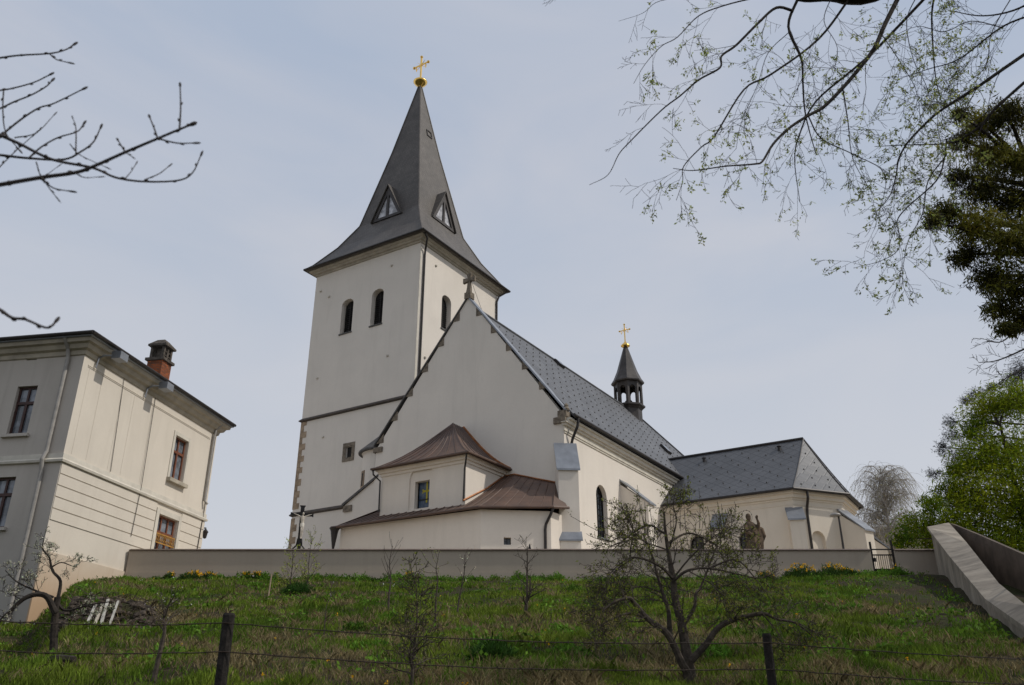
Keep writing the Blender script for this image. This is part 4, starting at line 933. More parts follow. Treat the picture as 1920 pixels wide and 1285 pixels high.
def leafset(pos, per, size, spread, rng, col, jit=.25, asp=.42, droop=0.0, dirs=None):
    pos = np.asarray(pos, float); N_ = len(pos)*per; c = np.repeat(pos, per, 0)+rng.normal(0, spread, (N_, 3))
    u = rng.normal(0, 1, (N_, 3)); u[:, 2] -= droop; u /= np.linalg.norm(u, axis=1)[:, None]
    w = rng.normal(0, 1, (N_, 3)); w -= (w*u).sum(1)[:, None]*u; w /= np.linalg.norm(w, axis=1)[:, None]
    s_ = (size*rng.uniform(.6, 1.3, N_))[:, None]
    v = np.stack([c, c+u*s_*.5+w*s_*asp*.5, c+u*s_, c+u*s_*.5-w*s_*asp*.5], 1).reshape(-1, 3)
    t = np.asarray(col)[None, :]*(1+rng.normal(0, jit, (N_, 1))).clip(.35, 1.8)*(1+rng.normal(0, .06, (N_, 3)))
    return v, t.clip(0, 3)
def limb(mb, px, depth, r0, r1, off, sub=5):
    n = len(px); ys = depth if hasattr(depth, '__len__') else (depth, depth)
    P = [at(x, y, ys[0]+(ys[1]-ys[0])*i/(n-1))+off for i, (x, y) in enumerate(px)]
    P = crom(P, sub); rad = [r0+(r1-r0)*i/(len(P)-1) for i in range(len(P))]; mb.tube(P, rad, 8 if r0 > .03 else 5); return P, rad

# big budding tree: trunk stands right of the picture, its limbs hang into it
def big_tree():
    base = on(7.6, 6.2); t = thing('overhanging_tree', 'large dark tree whose budding branches hang into the picture at upper right', 'tree', base); off = -base
    rnd = random.Random(21); rng = np.random.default_rng(21)
    mb = MB(); mb.tube(crom([V((0, 0, -.3)), V((.1, .0, 1.5)), V((.4, -.1, 3.2)), V((.9, -.3, 5.2)), V((1.2, -.3, 8.5))]), [.34, .31, .3, .29, .28, .27, .26, .25, .24, .23, .22, .21, .2, .19, .18, .17, .15, .13, .11, .08, .05], 12)
    up = at(1745, -75, 7.3)+off
    mb.tube(crom([V((.7, -.2, 4.6)), V((-.6, .2, 5.6)), up+V((.6, 0, .12)), at(1640, -18, 7.2)+off, at(1560, -14, 7.2)+off, at(1498, -6, 7.1)+off]), [.17]*5+[.15]*5+[.13]*6+[.13, .12, .12, .11, .1, .09, .085, .08, .07, .05], 10)
    bough = [at(x, y, 7.2)+off for x, y in ((1745, -75), (1690, -40), (1640, -18), (1600, -16), (1560, -14), (1498, -6))]
    tw = MB(); tips = []
    g = G(seg=.07, wig=.2, trop=(-.03, -.05, -.06, -.05), n=(0, 3, 3, 4), ang=(25, 60), ratio=(.38, .62), rr=.5, minr=.0019)
    Ls = [([(1690, -15), (1660, 45), (1640, 90), (1610, 130), (1580, 165), (1545, 200), (1515, 217), (1480, 240), (1450, 270), (1430, 302), (1414, 308), (1360, 312), (1300, 320), (1262, 316)], (7.2, 6.6), .042, .004, 12, .75),
          ([(1497, -5), (1478, 50), (1502, 110), (1505, 150), (1508, 200), (1516, 240), (1530, 290)], (7.1, 7.4), .026, .006, 8, .6),
          ([(1488, 21), (1455, 15), (1420, 45), (1380, 85), (1353, 105), (1350, 127), (1310, 150), (1275, 180), (1240, 207), (1180, 267), (1160, 290), (1140, 328), (1105, 347)], (7.1, 6.8), .026, .003, 9, .55),
          ([(1598, -10), (1535, 73), (1445, 140), (1395, 168), (1340, 255), (1315, 276), (1282, 312), (1280, 340), (1268, 376)], (7.2, 6.9), .022, .003, 9, .6),
          ([(1745, -15), (1650, 85), (1600, 130), (1530, 190), (1500, 250), (1490, 300), (1500, 380)], (7.3, 7.6), .028, .004, 8, .6),
          ([(1420, -5), (1360, 10), (1310, 30), (1270, 70), (1240, 87), (1210, 120), (1188, 157)], (7.0, 6.9), .013, .003, 9, .5),
          ([(1720, -10), (1700, 40), (1712, 110), (1740, 170), (1745, 230)], (7.0, 7.3), .009, .003, 10, .6),
          ([(1900, -10), (1860, 60), (1850, 120), (1820, 150), (1790, 160)], (6.8, 7.2), .009, .003, 10, .6),
          ([(1560, -8), (1545, 40), (1570, 90), (1560, 150)], (7.0, 7.3), .008, .003, 9, .6),
          ([(1752, -10), (1747, 30), (1750, 100), (1755, 150), (1765, 190)], (7.4, 7.6), .02, .005, 7, .6),
          ([(1960, 75), (1880, 130), (1830, 165), (1795, 187), (1760, 210), (1730, 237), (1700, 270), (1685, 300), (1680, 330), (1668, 368), (1640, 400)], (6.6, 6.9), .03, .004, 10, .7),
          ([(1960, 120), (1870, 200), (1840, 235), (1800, 262), (1770, 270), (1700, 272), (1640, 275)], (6.6, 7.2), .026, .004, 9, .6),
          ([(1775, 262), (1770, 300), (1755, 340), (1700, 390), (1682, 415), (1686, 440), (1683, 470), (1650, 490), (1600, 503)], (6.9, 7.1), .014, .003, 10, .6),
          ([(1775, 290), (1740, 340), (1730, 400), (1700, 460), (1690, 545)], (6.9, 7.3), .011, .003, 9, .55),
          ([(1880, 52), (1820, 40), (1770, 60), (1720, 50), (1660, 75)], (6.8, 7.2), .009, .003, 9, .6),
          ([(1830, 168), (1800, 230), (1790, 300), (1760, 330)], (6.8, 7.0), .008, .003, 9, .6),
          ([(1650, 60), (1690, 120), (1720, 180), (1700, 240)], (7.0, 7.3), .008, .003, 9, .6),
          ([(1480, 60), (1440, 100), (1420, 160), (1390, 230), (1380, 280)], (7.0, 7.3), .007, .003, 8, .6),
          ([(1960, 20), (1880, 50), (1800, 110), (1740, 130), (1680, 150)], (6.5, 7.1), .018, .003, 10, .6),
          ([(1960, -10), (1900, 20), (1840, 30), (1780, 20)], (6.5, 6.9), .02, .005, 8, .6),
          ([(1580, 165), (1590, 230), (1600, 300), (1640, 370)], (7.0, 7.4), .012, .003, 7, .55),
          ([(1515, 217), (1540, 260), (1600, 290), (1660, 330), (1640, 430)], (6.7, 7.2), .011, .003, 8, .55),
          ([(1270, -5), (1230, 5), (1205, 25), (1160, 40)], (6.9, 7.0), .006, .002, 3, .35),
          ([(1060, -25), (1045, -8), (1030, 8)], (6.9, 7.0), .005, .002, 2, .2)]
    bare = []
    for px, dp, r0, r1, cnt, ln in Ls:
        P, rad = limb(mb if r0 > .015 else tw, px, dp, r0*.66, r1*.8, off)
        sx, sy = px[0]
        if sx > 1940 or sy < 0:              # carry the limb on, above or beside the picture, to the bough or trunk it grows from
            cand = bough if sx < 1800 else [V((.4, -.1, 3.2)), V((.9, -.3, 5.2)), V((1.0, -.3, 6.4)), V((.7, -.2, 4.4))]
            m_ = min(cand, key=lambda q: (q-P[0]).length); up_ = (P[0]+m_)*.5+V((.1, -.1, .12*(m_-P[0]).length))
            mb.tube(crom([m_, up_, P[0]], 6), [max(rad[0], .02)*1.3-(max(rad[0], .02)*1.3-rad[0])*i/12 for i in range(13)], 7)
        if px[-1] == (1105, 347): P, rad = P[:44], rad[:44]
        spawn(tw, tips, P, [max(.004, min(.009, x*.6)) for x in rad], ln*1.9, 2 if ln < .4 else 3, g, rnd, .1, int(cnt*1.15))
    mb.build('limbs', M['bark'], t, uvs=False); tw.build('twigs', M['twig'], t, uvs=False)
    sel = [q for q, d in tips if rnd.random() < .21 and at_px(q-off)[0] > 1195]
    v, c = leafset([tuple(q) for q in sel], 7, .034, .014, rng, (1.05, 1.15, .7), .3, .42, .3)
    np_mesh('leaves', v, 4, M['bud'], t, c)
    # rest of the crown, out of view at right, added to shade the lower garden
    cw = MB(); ct = []
    for k in range(34):
        a = R(rnd.uniform(-35, 62)); z = rnd.uniform(3.2, 8.3); grow(cw, ct, V((.3+.11*z, -.2, z)), V((math.cos(a), math.sin(a), rnd.uniform(.2, 1.1))), rnd.uniform(2.4, 5.2), rnd.uniform(.025, .055), 2, G(seg=.4, wig=.3, n=(0, 5, 6, 5), minr=.006), rnd)
    def outside(q):
        x, y = at_px(q-off); return x > 1990 or y < -60
    ct = [q for q, d in ct if outside(q)]
    cw.build('shade_crown_branches', M['bark'], t, uvs=False)
    v, c = leafset([tuple(q) for q in ct], 5, .12, .1, rng, (.72, .95, .6), .3, .5); np_mesh('shade_crown_leaves', v, 4, M['bud'], t, c)
def at_px(P):
    c, s = math.cos(PITCH), math.sin(PITCH); d = P.y*c+P.z*s; return 960+FPX*P.x/d, 642.5-FPX*(P.z*c-P.y*s)/d
big_tree()

def bare_left():
    base = on(-4.2, 3.2); t = thing('bare_tree', 'leafless tree whose swelling-bud twigs reach in at upper left', 'tree', base); off = -base; rnd = random.Random(4)
    mb = MB(); mb.tube(crom([V((0, 0, -.3)), V((.1, 0, 1.2)), V((.3, .1, 2.6)), V((.2, 0, 4.5))]), [.14, .135, .13, .125, .12, .115, .11, .105, .1, .095, .09, .08, .07, .06, .05, .03], 10)
    Z = lambda pts: [(x*.4514, 60+y*.4514) for x, y in pts]
    Ls = [([(-150, 665), (0, 635), (170, 605), (310, 585), (385, 560), (520, 500), (655, 443), (745, 405), (795, 385)], 2.6, .0085, .004),
          ([(745, 405), (750, 320), (748, 225)], 2.6, .0038, .0026), ([(655, 443), (640, 400), (622, 355)], 2.6, .0034, .0025), ([(655, 443), (735, 462), (808, 462)], 2.6, .0034, .0022), ([(520, 500), (505, 475), (490, 450)], 2.6, .003, .0022), ([(520, 500), (550, 520)], 2.6, .002, .0012),
          ([(-120, 380), (0, 430), (80, 465), (215, 530), (385, 565), (480, 605), (600, 622), (740, 617), (800, 585), (835, 512)], 2.75, .0075, .0022),
          ([(-120, 500), (0, 512), (120, 525), (265, 530), (340, 495), (390, 455), (418, 398)], 2.8, .006, .0025), ([(315, 505), (315, 400), (302, 358)], 2.8, .003, .0015),
          ([(120, 525), (170, 480), (240, 440), (320, 415), (348, 382)], 2.9, .004, .0025), ([(0, 440), (30, 410), (100, 355), (165, 315), (225, 297), (345, 238)], 2.95, .005, .0028),
          ([(-80, 345), (0, 318), (60, 290), (130, 262), (190, 228), (216, 203)], 3.0, .0042, .0028), ([(-80, 260), (0, 243), (50, 235), (140, 210), (207, 178)], 3.05, .0042, .0026),
          ([(-80, 125), (0, 108), (85, 97), (205, 90), (270, 75), (307, 53)], 2.9, .0045, .0028), ([(205, 90), (235, 115), (287, 128)], 2.9, .003, .002),
          ([(-80, 1110), (0, 1155), (50, 1188), (105, 1195), (185, 1228), (215, 1222), (232, 1203)], 2.5, .006, .003), ([(170, 605), (220, 648), (292, 662)], 2.6, .003, .002), ([(165, 590), (205, 650), (235, 688)], 2.6, .0025, .0012),
          ([(600, 615), (660, 590), (702, 558)], 2.75, .0025, .0016), ([(520, 610), (545, 580), (565, 548)], 2.75, .002, .0014), ([(15, 240), (12, 330), (25, 420), (80, 490)], 2.9, .003, .002), ([(60, 440), (150, 420), (225, 345)], 3.0, .003, .0014), ([(-60, 620), (0, 560), (60, 500), (150, 420)], 2.9, .003, .0016), ([(150, 540), (175, 600), (240, 560)], 2.8, .0025, .001), ([(310, 585), (350, 605), (410, 603)], 2.6, .0022, .0012), ([(290, 465), (330, 510), (440, 562)], 2.8, .0022, .0012)]
    tips = []
    for px, Y, r0, r1 in Ls:
        P, rad = limb(mb, Z(px), (Y, Y+.05), r0*1.05, r1, off)
        for k in range(2, len(P)-1, 4):
            d = (P[k+1]-P[k]).normalized(); q = P[k]; sd_ = d.cross(rv(rnd)).normalized(); mb.tube([q, q+(d+sd_*.8)*.006, q+(d+sd_*.5)*.014], [rad[k]*1.25, rad[k]*1.3, rad[k]*.4], 5)
        q = P[-1]; d = (P[-1]-P[-2]).normalized(); mb.tube([q-d*.01, q+d*.004, q+d*.016, q+d*.024], [r1, r1*2.0, r1*1.8, r1*.3], 6)
    for a, b in ((V((.25, .1, 2.5)), at(-70, 360, 2.6)+off), (V((.28, .1, 2.6)), at(-55, 231, 2.75)+off), (V((.2, .0, 3.2)), at(-36, 116, 2.9)+off), (V((.2, 0, 3.0)), at(-36, 177, 3.05)+off), (V((.2, 0, 3.0)), at(-36, 216, 3.0)+off), (V((.1, 0, 1.6)), at(-36, 561, 2.5)+off), (V((.2, .1, 2.7)), at(-54, 285, 2.8)+off)):
        mb.tube(crom([a, a.lerp(b, .5)+V((0, 0, .1)), b]), [.03, .027, .024, .022, .02, .018, .016, .013, .011, .01, .009], 6)
    mb.build('branches', M['twig'], t, uvs=False)
bare_left()

# apple tree in the garden
def apple():
    base = on(2.2, 11.3); t = thing('apple_tree', 'spreading old fruit tree with fresh leaves, largest in the garden slope', 'tree', base); off = -base
    rnd = random.Random(9); rng = np.random.default_rng(9); mb = MB(); tw = MB(); tips = []
    Ls = [([(1300, 1300), (1295, 1270), (1288, 1230), (1278, 1171), (1266, 1124), (1262, 1085), (1255, 1045), (1248, 1000), (1245, 960)], (11.3, 11.4), .085, .012, 9, .62),
          ([(1296, 1300), (1288, 1262), (1278, 1243), (1252, 1190), (1215, 1161), (1189, 1131), (1179, 1122), (1150, 1130), (1125, 1150)], (11.2, 10.6), .06, .008, 9, .55),
          ([(1262, 1212), (1256, 1185), (1253, 1144), (1242, 1111), (1232, 1075), (1222, 1040), (1205, 1000)], (11.3, 11.7), .038, .01, 9, .6),
          ([(1295, 1240), (1324, 1208), (1347, 1177), (1380, 1161), (1430, 1151), (1457, 1161), (1493, 1169), (1520, 1190)], (11.2, 10.9), .045, .008, 9, .4),
          ([(1280, 1175), (1301, 1141), (1305, 1114), (1314, 1100), (1330, 1060), (1345, 1020)], (11.3, 11.6), .028, .008, 8, .55),
          ([(1262, 1090), (1290, 1070), (1330, 1066), (1375, 1075), (1420, 1085)], (11.3, 11.1), .022, .006, 10, .55),
          ([(1262, 1085), (1235, 1060), (1190, 1045), (1160, 1060), (1140, 1080)], (11.3, 10.9), .022, .006, 10, .55),
          ([(1250, 1020), (1290, 1000), (1330, 1015), (1370, 1040)], (11.4, 11.9), .018, .006, 9, .5),
          ([(1245, 1000), (1215, 985), (1180, 1005), (1150, 1030)], (11.4, 11.8), .016, .006, 9, .5),
          ([(1255, 1030), (1268, 980), (1262, 945), (1268, 920)], (11.4, 11.2), .012, .004, 7, .35),
          ([(1215, 1161), (1180, 1150), (1140, 1165), (1105, 1190)], (10.9, 10.6), .014, .005, 6, .45), ([(1190, 1045), (1150, 1075), (1130, 1120), (1110, 1150)], (11.2, 10.9), .012, .004, 7, .45),
          ([(1330, 1066), (1380, 1050), (1420, 1090), (1450, 1130)], (11.3, 11.0), .013, .004, 7, .42), ([(1430, 1151), (1460, 1190), (1470, 1230)], (11.0, 10.9), .01, .004, 5, .3), ([(1457, 1161), (1500, 1170), (1540, 1195)], (10.9, 10.8), .012, .004, 5, .3),
          ([(1242, 1111), (1200, 1100), (1170, 1115), (1150, 1140)], (11.5, 11.2), .012, .004, 11, .5), ([(1262, 1085), (1300, 1040), (1350, 1000), (1390, 1010)], (11.2, 10.9), .014, .004, 11, .5), ([(1248, 1030), (1200, 1010), (1170, 960)], (11.2, 11.0), .011, .004, 10, .45), ([(1290, 1070), (1340, 1100), (1370, 1140)], (11.2, 11.0), .01, .004, 10, .45)]
    g = G(seg=.06, wig=.24, trop=(.06, .03, 0, 0), n=(0, 4, 4, 5), ang=(30, 75), ratio=(.45, .75), rr=.55, minr=.0032)
    for px, dp, r0, r1, cnt, ln in Ls:
        P, rad = limb(mb, px, dp, r0, r1, off); spawn(tw, tips, P, [max(.007, min(.02, x*.55)) for x in rad], ln*1.5, 3, g, rnd, .33, cnt+2)
    gs = G(seg=.08, wig=.07, trop=(.2, .2, .2, .2), n=(0, 2, 2, 2), minr=.003)
    for k in range(34):                                  # upright water shoots
        q = at(rnd.uniform(1165, 1370), rnd.uniform(985, 1050), rnd.uniform(11.1, 11.8))+off; grow(tw, tips, q, V((rnd.uniform(-.25, .25), rnd.uniform(-.2, .2), 1)), rnd.uniform(.25, .55), .006, 0, gs, rnd)
    P, rad = limb(tw, [(1180, 1020), (1150, 1008), (1110, 990), (1070, 968)], (11.5, 11.6), .005, .003, off); spawn(tw, tips, P, rad, .12, 1, gs, rnd, .1, 9)
    mb.build('trunk', M['bark2'], t, uvs=False); tw.build('twigs', M['bark2'], t, uvs=False)
    sel = [tuple(q) for q, d in tips if rnd.random() < .27]
    v, c = leafset(sel, 3, .034, .018, rng, (1, 1, 1), .35, .5); np_mesh('leaves', v, 4, M['leaf'], t, c)
apple()

def sapling(name, label, cat, base, H, spec, seed, leaf=None, nleaf=2, size=.03, frac=.5, lean=(0, 0), group=None, lc=(1, 1, 1), bark='bark2'):
    t = thing(name, label, cat, base, group=group or 'young fruit trees on the garden slope'); rnd = random.Random(seed); rng = np.random.default_rng(seed); mb = MB(); tips = []
    th, r0, nb, spread, up, lv = spec; r0 *= 1.25; nb = int(nb*1.4)
    P = crom([V((0, 0, -.15)), V((lean[0]*.4+rnd.uniform(-.02, .02), lean[1]*.4, H*th*.5)), V((lean[0], lean[1], H*th)), V((lean[0]*1.2+rnd.uniform(-.06, .06), lean[1], H*(th+1)*.5)), V((lean[0]*1.3, lean[1], H))], 5)
    rad = [r0*(1-.82*i/(len(P)-1)) for i in range(len(P))]; mb.tube(P, rad, 7)
    g = G(seg=.06, wig=.2, trop=(up, up, up*.5, 0), n=(0, 4, 4, 4), ang=(spread*.6, spread*1.2), ratio=(.4, .65), rr=.55, minr=.004)
    spawn(mb, tips, P, rad, H*.7, lv, g, rnd, th*.8, nb)
    mb.build('trunk', M[bark], t, uvs=False)
    if leaf:
        sel = [tuple(q) for q, d in tips if rnd.random() < frac]
        if sel: v, c = leafset(sel, nleaf, size, .014, rng, lc, .3, .5); np_mesh('leaves', v, 4, M[leaf], t, c)
    return t
sapling('fruit_tree', 'thin bare forked fruit sapling, leftmost of those before the tan wall', 'tree', on(-2.72, 19.66), 1.5, (.5, .022, 8, 40, .1, 1), 31)
sapling('fruit_tree', 'slim straight sapling with green top sprout before the tan wall', 'tree', on(-1.41, 16.6), 1.35, (.7, .018, 5, 70, .02, 1), 32, 'bud', 4, .035, .55)
sapling('fruit_tree', 'leaning sapling with a few white blossoms before the tan wall', 'tree', on(-1.25, 20.02), 1.35, (.5, .02, 7, 50, .08, 1), 33, 'petal', 2, .05, .22, (.12, 0), lc=(.75, .75, .55))
sapling('fruit_tree', 'low gnarled dwarf fruit tree with wide crooked bare crown', 'tree', on(.29, 19.66), 1.5, (.28, .04, 12, 62, .07, 2), 38, 'leaf', 1, .03, .12, (.05, 0))
sapling('fruit_tree', 'sparsely leaved young tree at the bottom edge, before the wires', 'tree', on(-1.22, 11.18), 1.3, (.3, .022, 20, 62, .05, 3), 35, 'leaf', 2, .032, .35, lc=(1.2, 1.3, 1))
sapling('fruit_tree', 'thin whip sapling with little white buds in the upper left slope', 'tree', on(-3.38, 16.18), .95, (.6, .01, 3, 40, .1, 1), 36, 'petal', 2, .03, .3, lc=(.7, .7, .6))
sapling('fruit_tree', 'crooked blossom sapling on a dark stem left of the fence post', 'tree', on(-4.54, 11.6), 1.0, (.6, .03, 10, 60, .03, 2), 37, 'petal', 1, .028, .2, (.05, 0), lc=(.6, .58, .5))
for k, (dx, h_, lab) in enumerate(((-.18, 1.45, 'yellow-green leafing shrub stem beneath the crucifix, left of the pair'), (.22, 1.75, 'taller yellow-green leafing shrub stem beneath the crucifix, right of the pair'))):
    sapling('shrub', lab, 'shrub', on(-6.93+dx, 28.6), h_, (.2, .02, 13, 50, .1, 2), 40+k, 'bud', 3, .06, .5, (-.12 if k == 0 else .05, 0), group='leafing shrub stems below the crucifix', lc=(1.3, 1.4, .7))
def old_left():
    base = on(-6.97, 13.8); t = thing('fruit_tree', 'old leaning fruit tree with twisted blossoming branches at lower left', 'tree', base); off = -base
    rnd = random.Random(51); rng = np.random.default_rng(51); mb = MB(); tips = []
    Ls = [([(100, 1245), (101, 1200), (103, 1160), (108, 1120)], 13.8, .066, .05, 0, .1), ([(104, 1150), (85, 1117), (50, 1120), (15, 1150), (-20, 1185)], (13.7, 13.4), .05, .02, 9, .55), ([(108, 1125), (113, 1090), (98, 1070), (92, 1045), (80, 1030), (82, 1012)], (13.8, 14.0), .03, .007, 9, .4), ([(106, 1130), (125, 1145), (165, 1135), (210, 1128)], (13.8, 13.9), .03, .008, 7, .35), ([(95, 1065), (115, 1055), (140, 1062), (155, 1050)], (13.9, 13.9), .012, .004, 6, .3), ([(100, 1120), (60, 1105), (30, 1090), (10, 1070)], (13.7, 13.6), .02, .006, 8, .4)]
    g = G(seg=.06, wig=.25, trop=(.02, .0, 0, 0), n=(0, 4, 4, 4), ang=(30, 75), ratio=(.4, .7), rr=.5, minr=.003)
    for px, dp, r0, r1, cnt, ln in Ls:
        P, rad = limb(mb, px, dp, r0, r1, off)
        if cnt: spawn(mb, tips, P, [max(.006, min(.014, x*.5)) for x in rad], ln*1.3, 3, g, rnd, .3, cnt)
    mb.build('trunk', M['bark'], t, uvs=False)
    v, c = leafset([tuple(q) for q, d in tips if rnd.random() < .5], 2, .026, .014, rng, (.5, .5, .36), .3, .6); np_mesh('blossom', v, 4, M['petal'], t, c)
old_left()

def clump_tree(name, label, base, clumps, Y, mat, seed, per, size, asp, droop, tints, trunk=None, jy=.8, bark='bark', tip=(0, (1, 1, 1))):
    t = thing(name, label, 'tree', base); off = -V(base); rnd = random.Random(seed); rng = np.random.default_rng(seed); vs, cs = [], []; mb = MB()
    tk = trunk or [(base[0], base[1], base[2])]
    P = crom([V(p)+off for p in tk], 6); rad = [.26*(1-.8*i/(len(P)-1)) for i in range(len(P))]; mb.tube(P, rad, 9)
    for px, py, rp in clumps:
        yy = Y+rnd.uniform(-jy, jy); c = at(px, py, yy)+off; r = rp*yy/FPX
        src = min(P, key=lambda q: (q-c).length+2.0*max(0, q.z-c.z)); mb.tube(crom([src, src.lerp(c, .55)+V((0, 0, .2*r)), c], 4), [.06, .055, .05, .045, .04, .034, .028, .02, .012], 5)
        k = max(6, int(per*(rp/40)**1.6)); sub = []
        for j in range(k):
            d = rv(rnd); q = c+V((d.x, d.y, d.z*.8))*r*rnd.uniform(.3, 1.14); sub.append(tuple(q))
            if j % 7 == 0: mb.tube([c.lerp(q, .1), c.lerp(q, .6)+V((0, 0, .03*r)), q], [.014, .01, .004], 3)
        ti = tints[rnd.randrange(len(tints))]
        fresh = [q for q in sub if rnd.random() < tip[0]]; old = [q for q in sub if q not in set(fresh)]
        for lst, tt_ in ((old, ti), (fresh, tip[1])):
            if lst: v, cc = leafset(lst, 9, size, r*.11, rng, tt_, .25, asp, droop); vs.append(v); cs.append(cc)
    mb.build('trunk', M[bark], t, uvs=False); np_mesh('foliage', np.concatenate(vs), 4, M[mat], t, np.concatenate(cs))
Yc = 13.0; bx_ = at(2010, 642, Yc)
clump_tree('spruce_tree', 'dark drooping conifer at the right edge with olive-yellow tips', on(bx_.x+.6, Yc+.4), [(1840, 230, 44), (1800, 212, 24), (1890, 215, 48), (1802, 262, 26), (1850, 290, 52), (1905, 300, 50), (1795, 330, 26), (1840, 352, 52), (1900, 380, 60), (1775, 398, 36), (1748, 415, 20), (1830, 425, 52), (1890, 455, 58), (1812, 478, 36), (1855, 520, 44), (1905, 540, 48), (1872, 580, 32), (1885, 615, 22), (1918, 600, 36), (1960, 300, 60), (1960, 400, 60), (1970, 500, 60), (1960, 220, 60), (2060, 250, 60), (2080, 350, 70), (2080, 450, 70), (2090, 550, 70), (2050, 620, 60), (2150, 420, 70), (2150, 540, 70), (2060, 700, 60), (2010, 160, 50)], Yc, 'dkcon', 61, 185, .10, .2, .9, [(1, 1, 1), (.7, .7, .8), (2.6, 2.4, 1.4), (1.5, 1.5, 1), (.6, .6, .7)],
           [(bx_.x+.6, Yc+.4, gz(bx_.x, Yc)-.3), (bx_.x+.5, Yc+.4, 4), (bx_.x+.4, Yc+.3, 7.5), (bx_.x+.3, Yc+.2, 9.2)], .5, tip=(.2, (3.2, 2.9, 1.6)))  # yellow tints mix new growth with sunlit highlights put into the leaf colour
Yt = 39.0; tb = at(1915, 900, Yt)
clump_tree('broad_conifer', 'bright yellow-green feathery conifer rising behind the stair wall', (tb.x, Yt+.4, 5.4), [(1850, 770, 46), (1900, 752, 56), (1825, 805, 34), (1845, 850, 62), (1905, 850, 70), (1802, 880, 32), (1788, 925, 40), (1832, 935, 74), (1905, 950, 80), (1725, 985, 40), (1745, 945, 24), (1780, 985, 52), (1695, 1010, 28), (1850, 1015, 70), (1910, 1035, 56), (1760, 1020, 40), (1960, 900, 80), (1970, 1000, 80)], Yt, 'yew', 62, 210, .22, .2, .35, [(1, 1, 1), (1.35, 1.2, 1), (.6, .72, .8), (.42, .55, .6), (1.1, 1.1, 1)], [(tb.x, Yt+.4, 5.2), (tb.x-.1, Yt+.4, 9), (tb.x-.2, Yt+.3, 13)], 1.5, tip=(.25, (1.7, 1.5, .9)))
Yp = 43; pb_ = at(1930, 800, Yp)
clump_tree('pine_tree', 'dark purplish pine peeking out left and above the bright conifer', (pb_.x, Yp, 5.4), [(1782, 790, 16), (1768, 840, 18), (1788, 818, 20), (1750, 888, 15), (1812, 752, 14), (1832, 742, 20), (1862, 728, 16), (1900, 712, 24), (1915, 692, 26), (1920, 740, 40), (1880, 760, 30), (1800, 860, 30), (1850, 880, 40)], Yp, 'purple', 63, 260, .16, .14, .0, [(1, 1, 1), (1.4, 1.3, 1.3), (.7, .7, .8)], [(pb_.x, Yp, 5.2), (pb_.x, Yp, 10), (pb_.x, Yp, 15)], .3)
def bare_right():
    base = on(13.2, 18.5); t = thing('bare_tree', 'leafless branches of a tree beyond the right edge, between the two conifers', 'tree', base); off = -base; rnd = random.Random(71); mb = MB(); tips = []
    mb.tube(crom([V((0, 0, -.2)), V((.1, 0, 3)), V((0, .1, 6.5)), V((.1, 0, 9))]), [.16-.008*i for i in range(16)], 8)
    g = G(seg=.12, wig=.22, trop=(.02, .02, 0, 0), n=(0, 5, 5, 5), ang=(25, 60), ratio=(.4, .7), rr=.5, minr=.005)
    for px, cnt in (([(1990, 640), (1920, 690), (1890, 707), (1868, 722)], 8), ([(1990, 620), (1920, 655), (1870, 676), (1835, 680)], 9), ([(1980, 600), (1920, 610), (1880, 640), (1850, 640)], 8)):
        P, rad = limb(mb, px, (18.5, 18.4), .03, .008, off); spawn(mb, tips, P, [max(.008, x*.5) for x in rad], .9, 2, g, rnd, .25, cnt)
    mb.build('branches', M['twig'], t, uvs=False)
bare_right()
def birch():
    Yb = 58; p = at(1672, 1000, Yb); base = V((p.x, Yb, 5.5)); t = thing('weeping_birch', 'pale brown weeping birch without leaves beyond the iron gate', 'tree', base); rnd = random.Random(81); rng = np.random.default_rng(81)
    mb = MB(); tw = MB(); P = crom([V((0, 0, -.2)), V((.1, 0, 3.5)), V((-.1, 0, 7)), V((0, 0, 10.6))], 6); rad = [.2*(1-.88*i/(len(P)-1)) for i in range(len(P))]; mb.tube(P, rad, 8); ends = []
    for k in range(64):
        t_ = .25+.72*k/64; f = t_*(len(P)-1); i = min(int(f), len(P)-2); q = P[i]; a = rnd.uniform(0, 6.28); ln = 3.3*math.sqrt(max(0, 1-t_))*rnd.uniform(.6, 1.1)+.7; d = V((math.cos(a), math.sin(a), rnd.uniform(.7, 1.5))).normalized()
        pts = [q.copy()]
        for j in range(6): d = (d+V((0, 0, -.3*(j > 2)))+rv(rnd)*.12).normalized(); pts.append(pts[-1]+d*ln/6)
        mb.tube(pts, [.045, .04, .034, .028, .022, .016, .01], 4); ends += pts[2:]
    lf = []
    for q in ends:
        for j in range(rnd.randint(7, 12)):
            d = rv(rnd); d.z = abs(d.z)*.5; pts = [q.copy()]; ln = rnd.uniform(.8, 2.6)
            for k in range(6): d = (d+V((0, 0, -.42))+rv(rnd)*.14).normalized(); pts.append(pts[-1]+d*ln/6)
            tw.tube(pts, [.009, .008, .0075, .007, .006, .005, .004], 3); lf += [tuple(x) for x in pts[2:] if rnd.random() < .35]
    mb.build('trunk', M['birch'], t, uvs=False); tw.build('twigs', M['birch'], t, uvs=False)
    v, c = leafset(lf, 2, .09, .05, rng, (1.1, .95, .7), .3, .3, .8); np_mesh('catkins', v, 4, M['bud'], t, c)
birch()

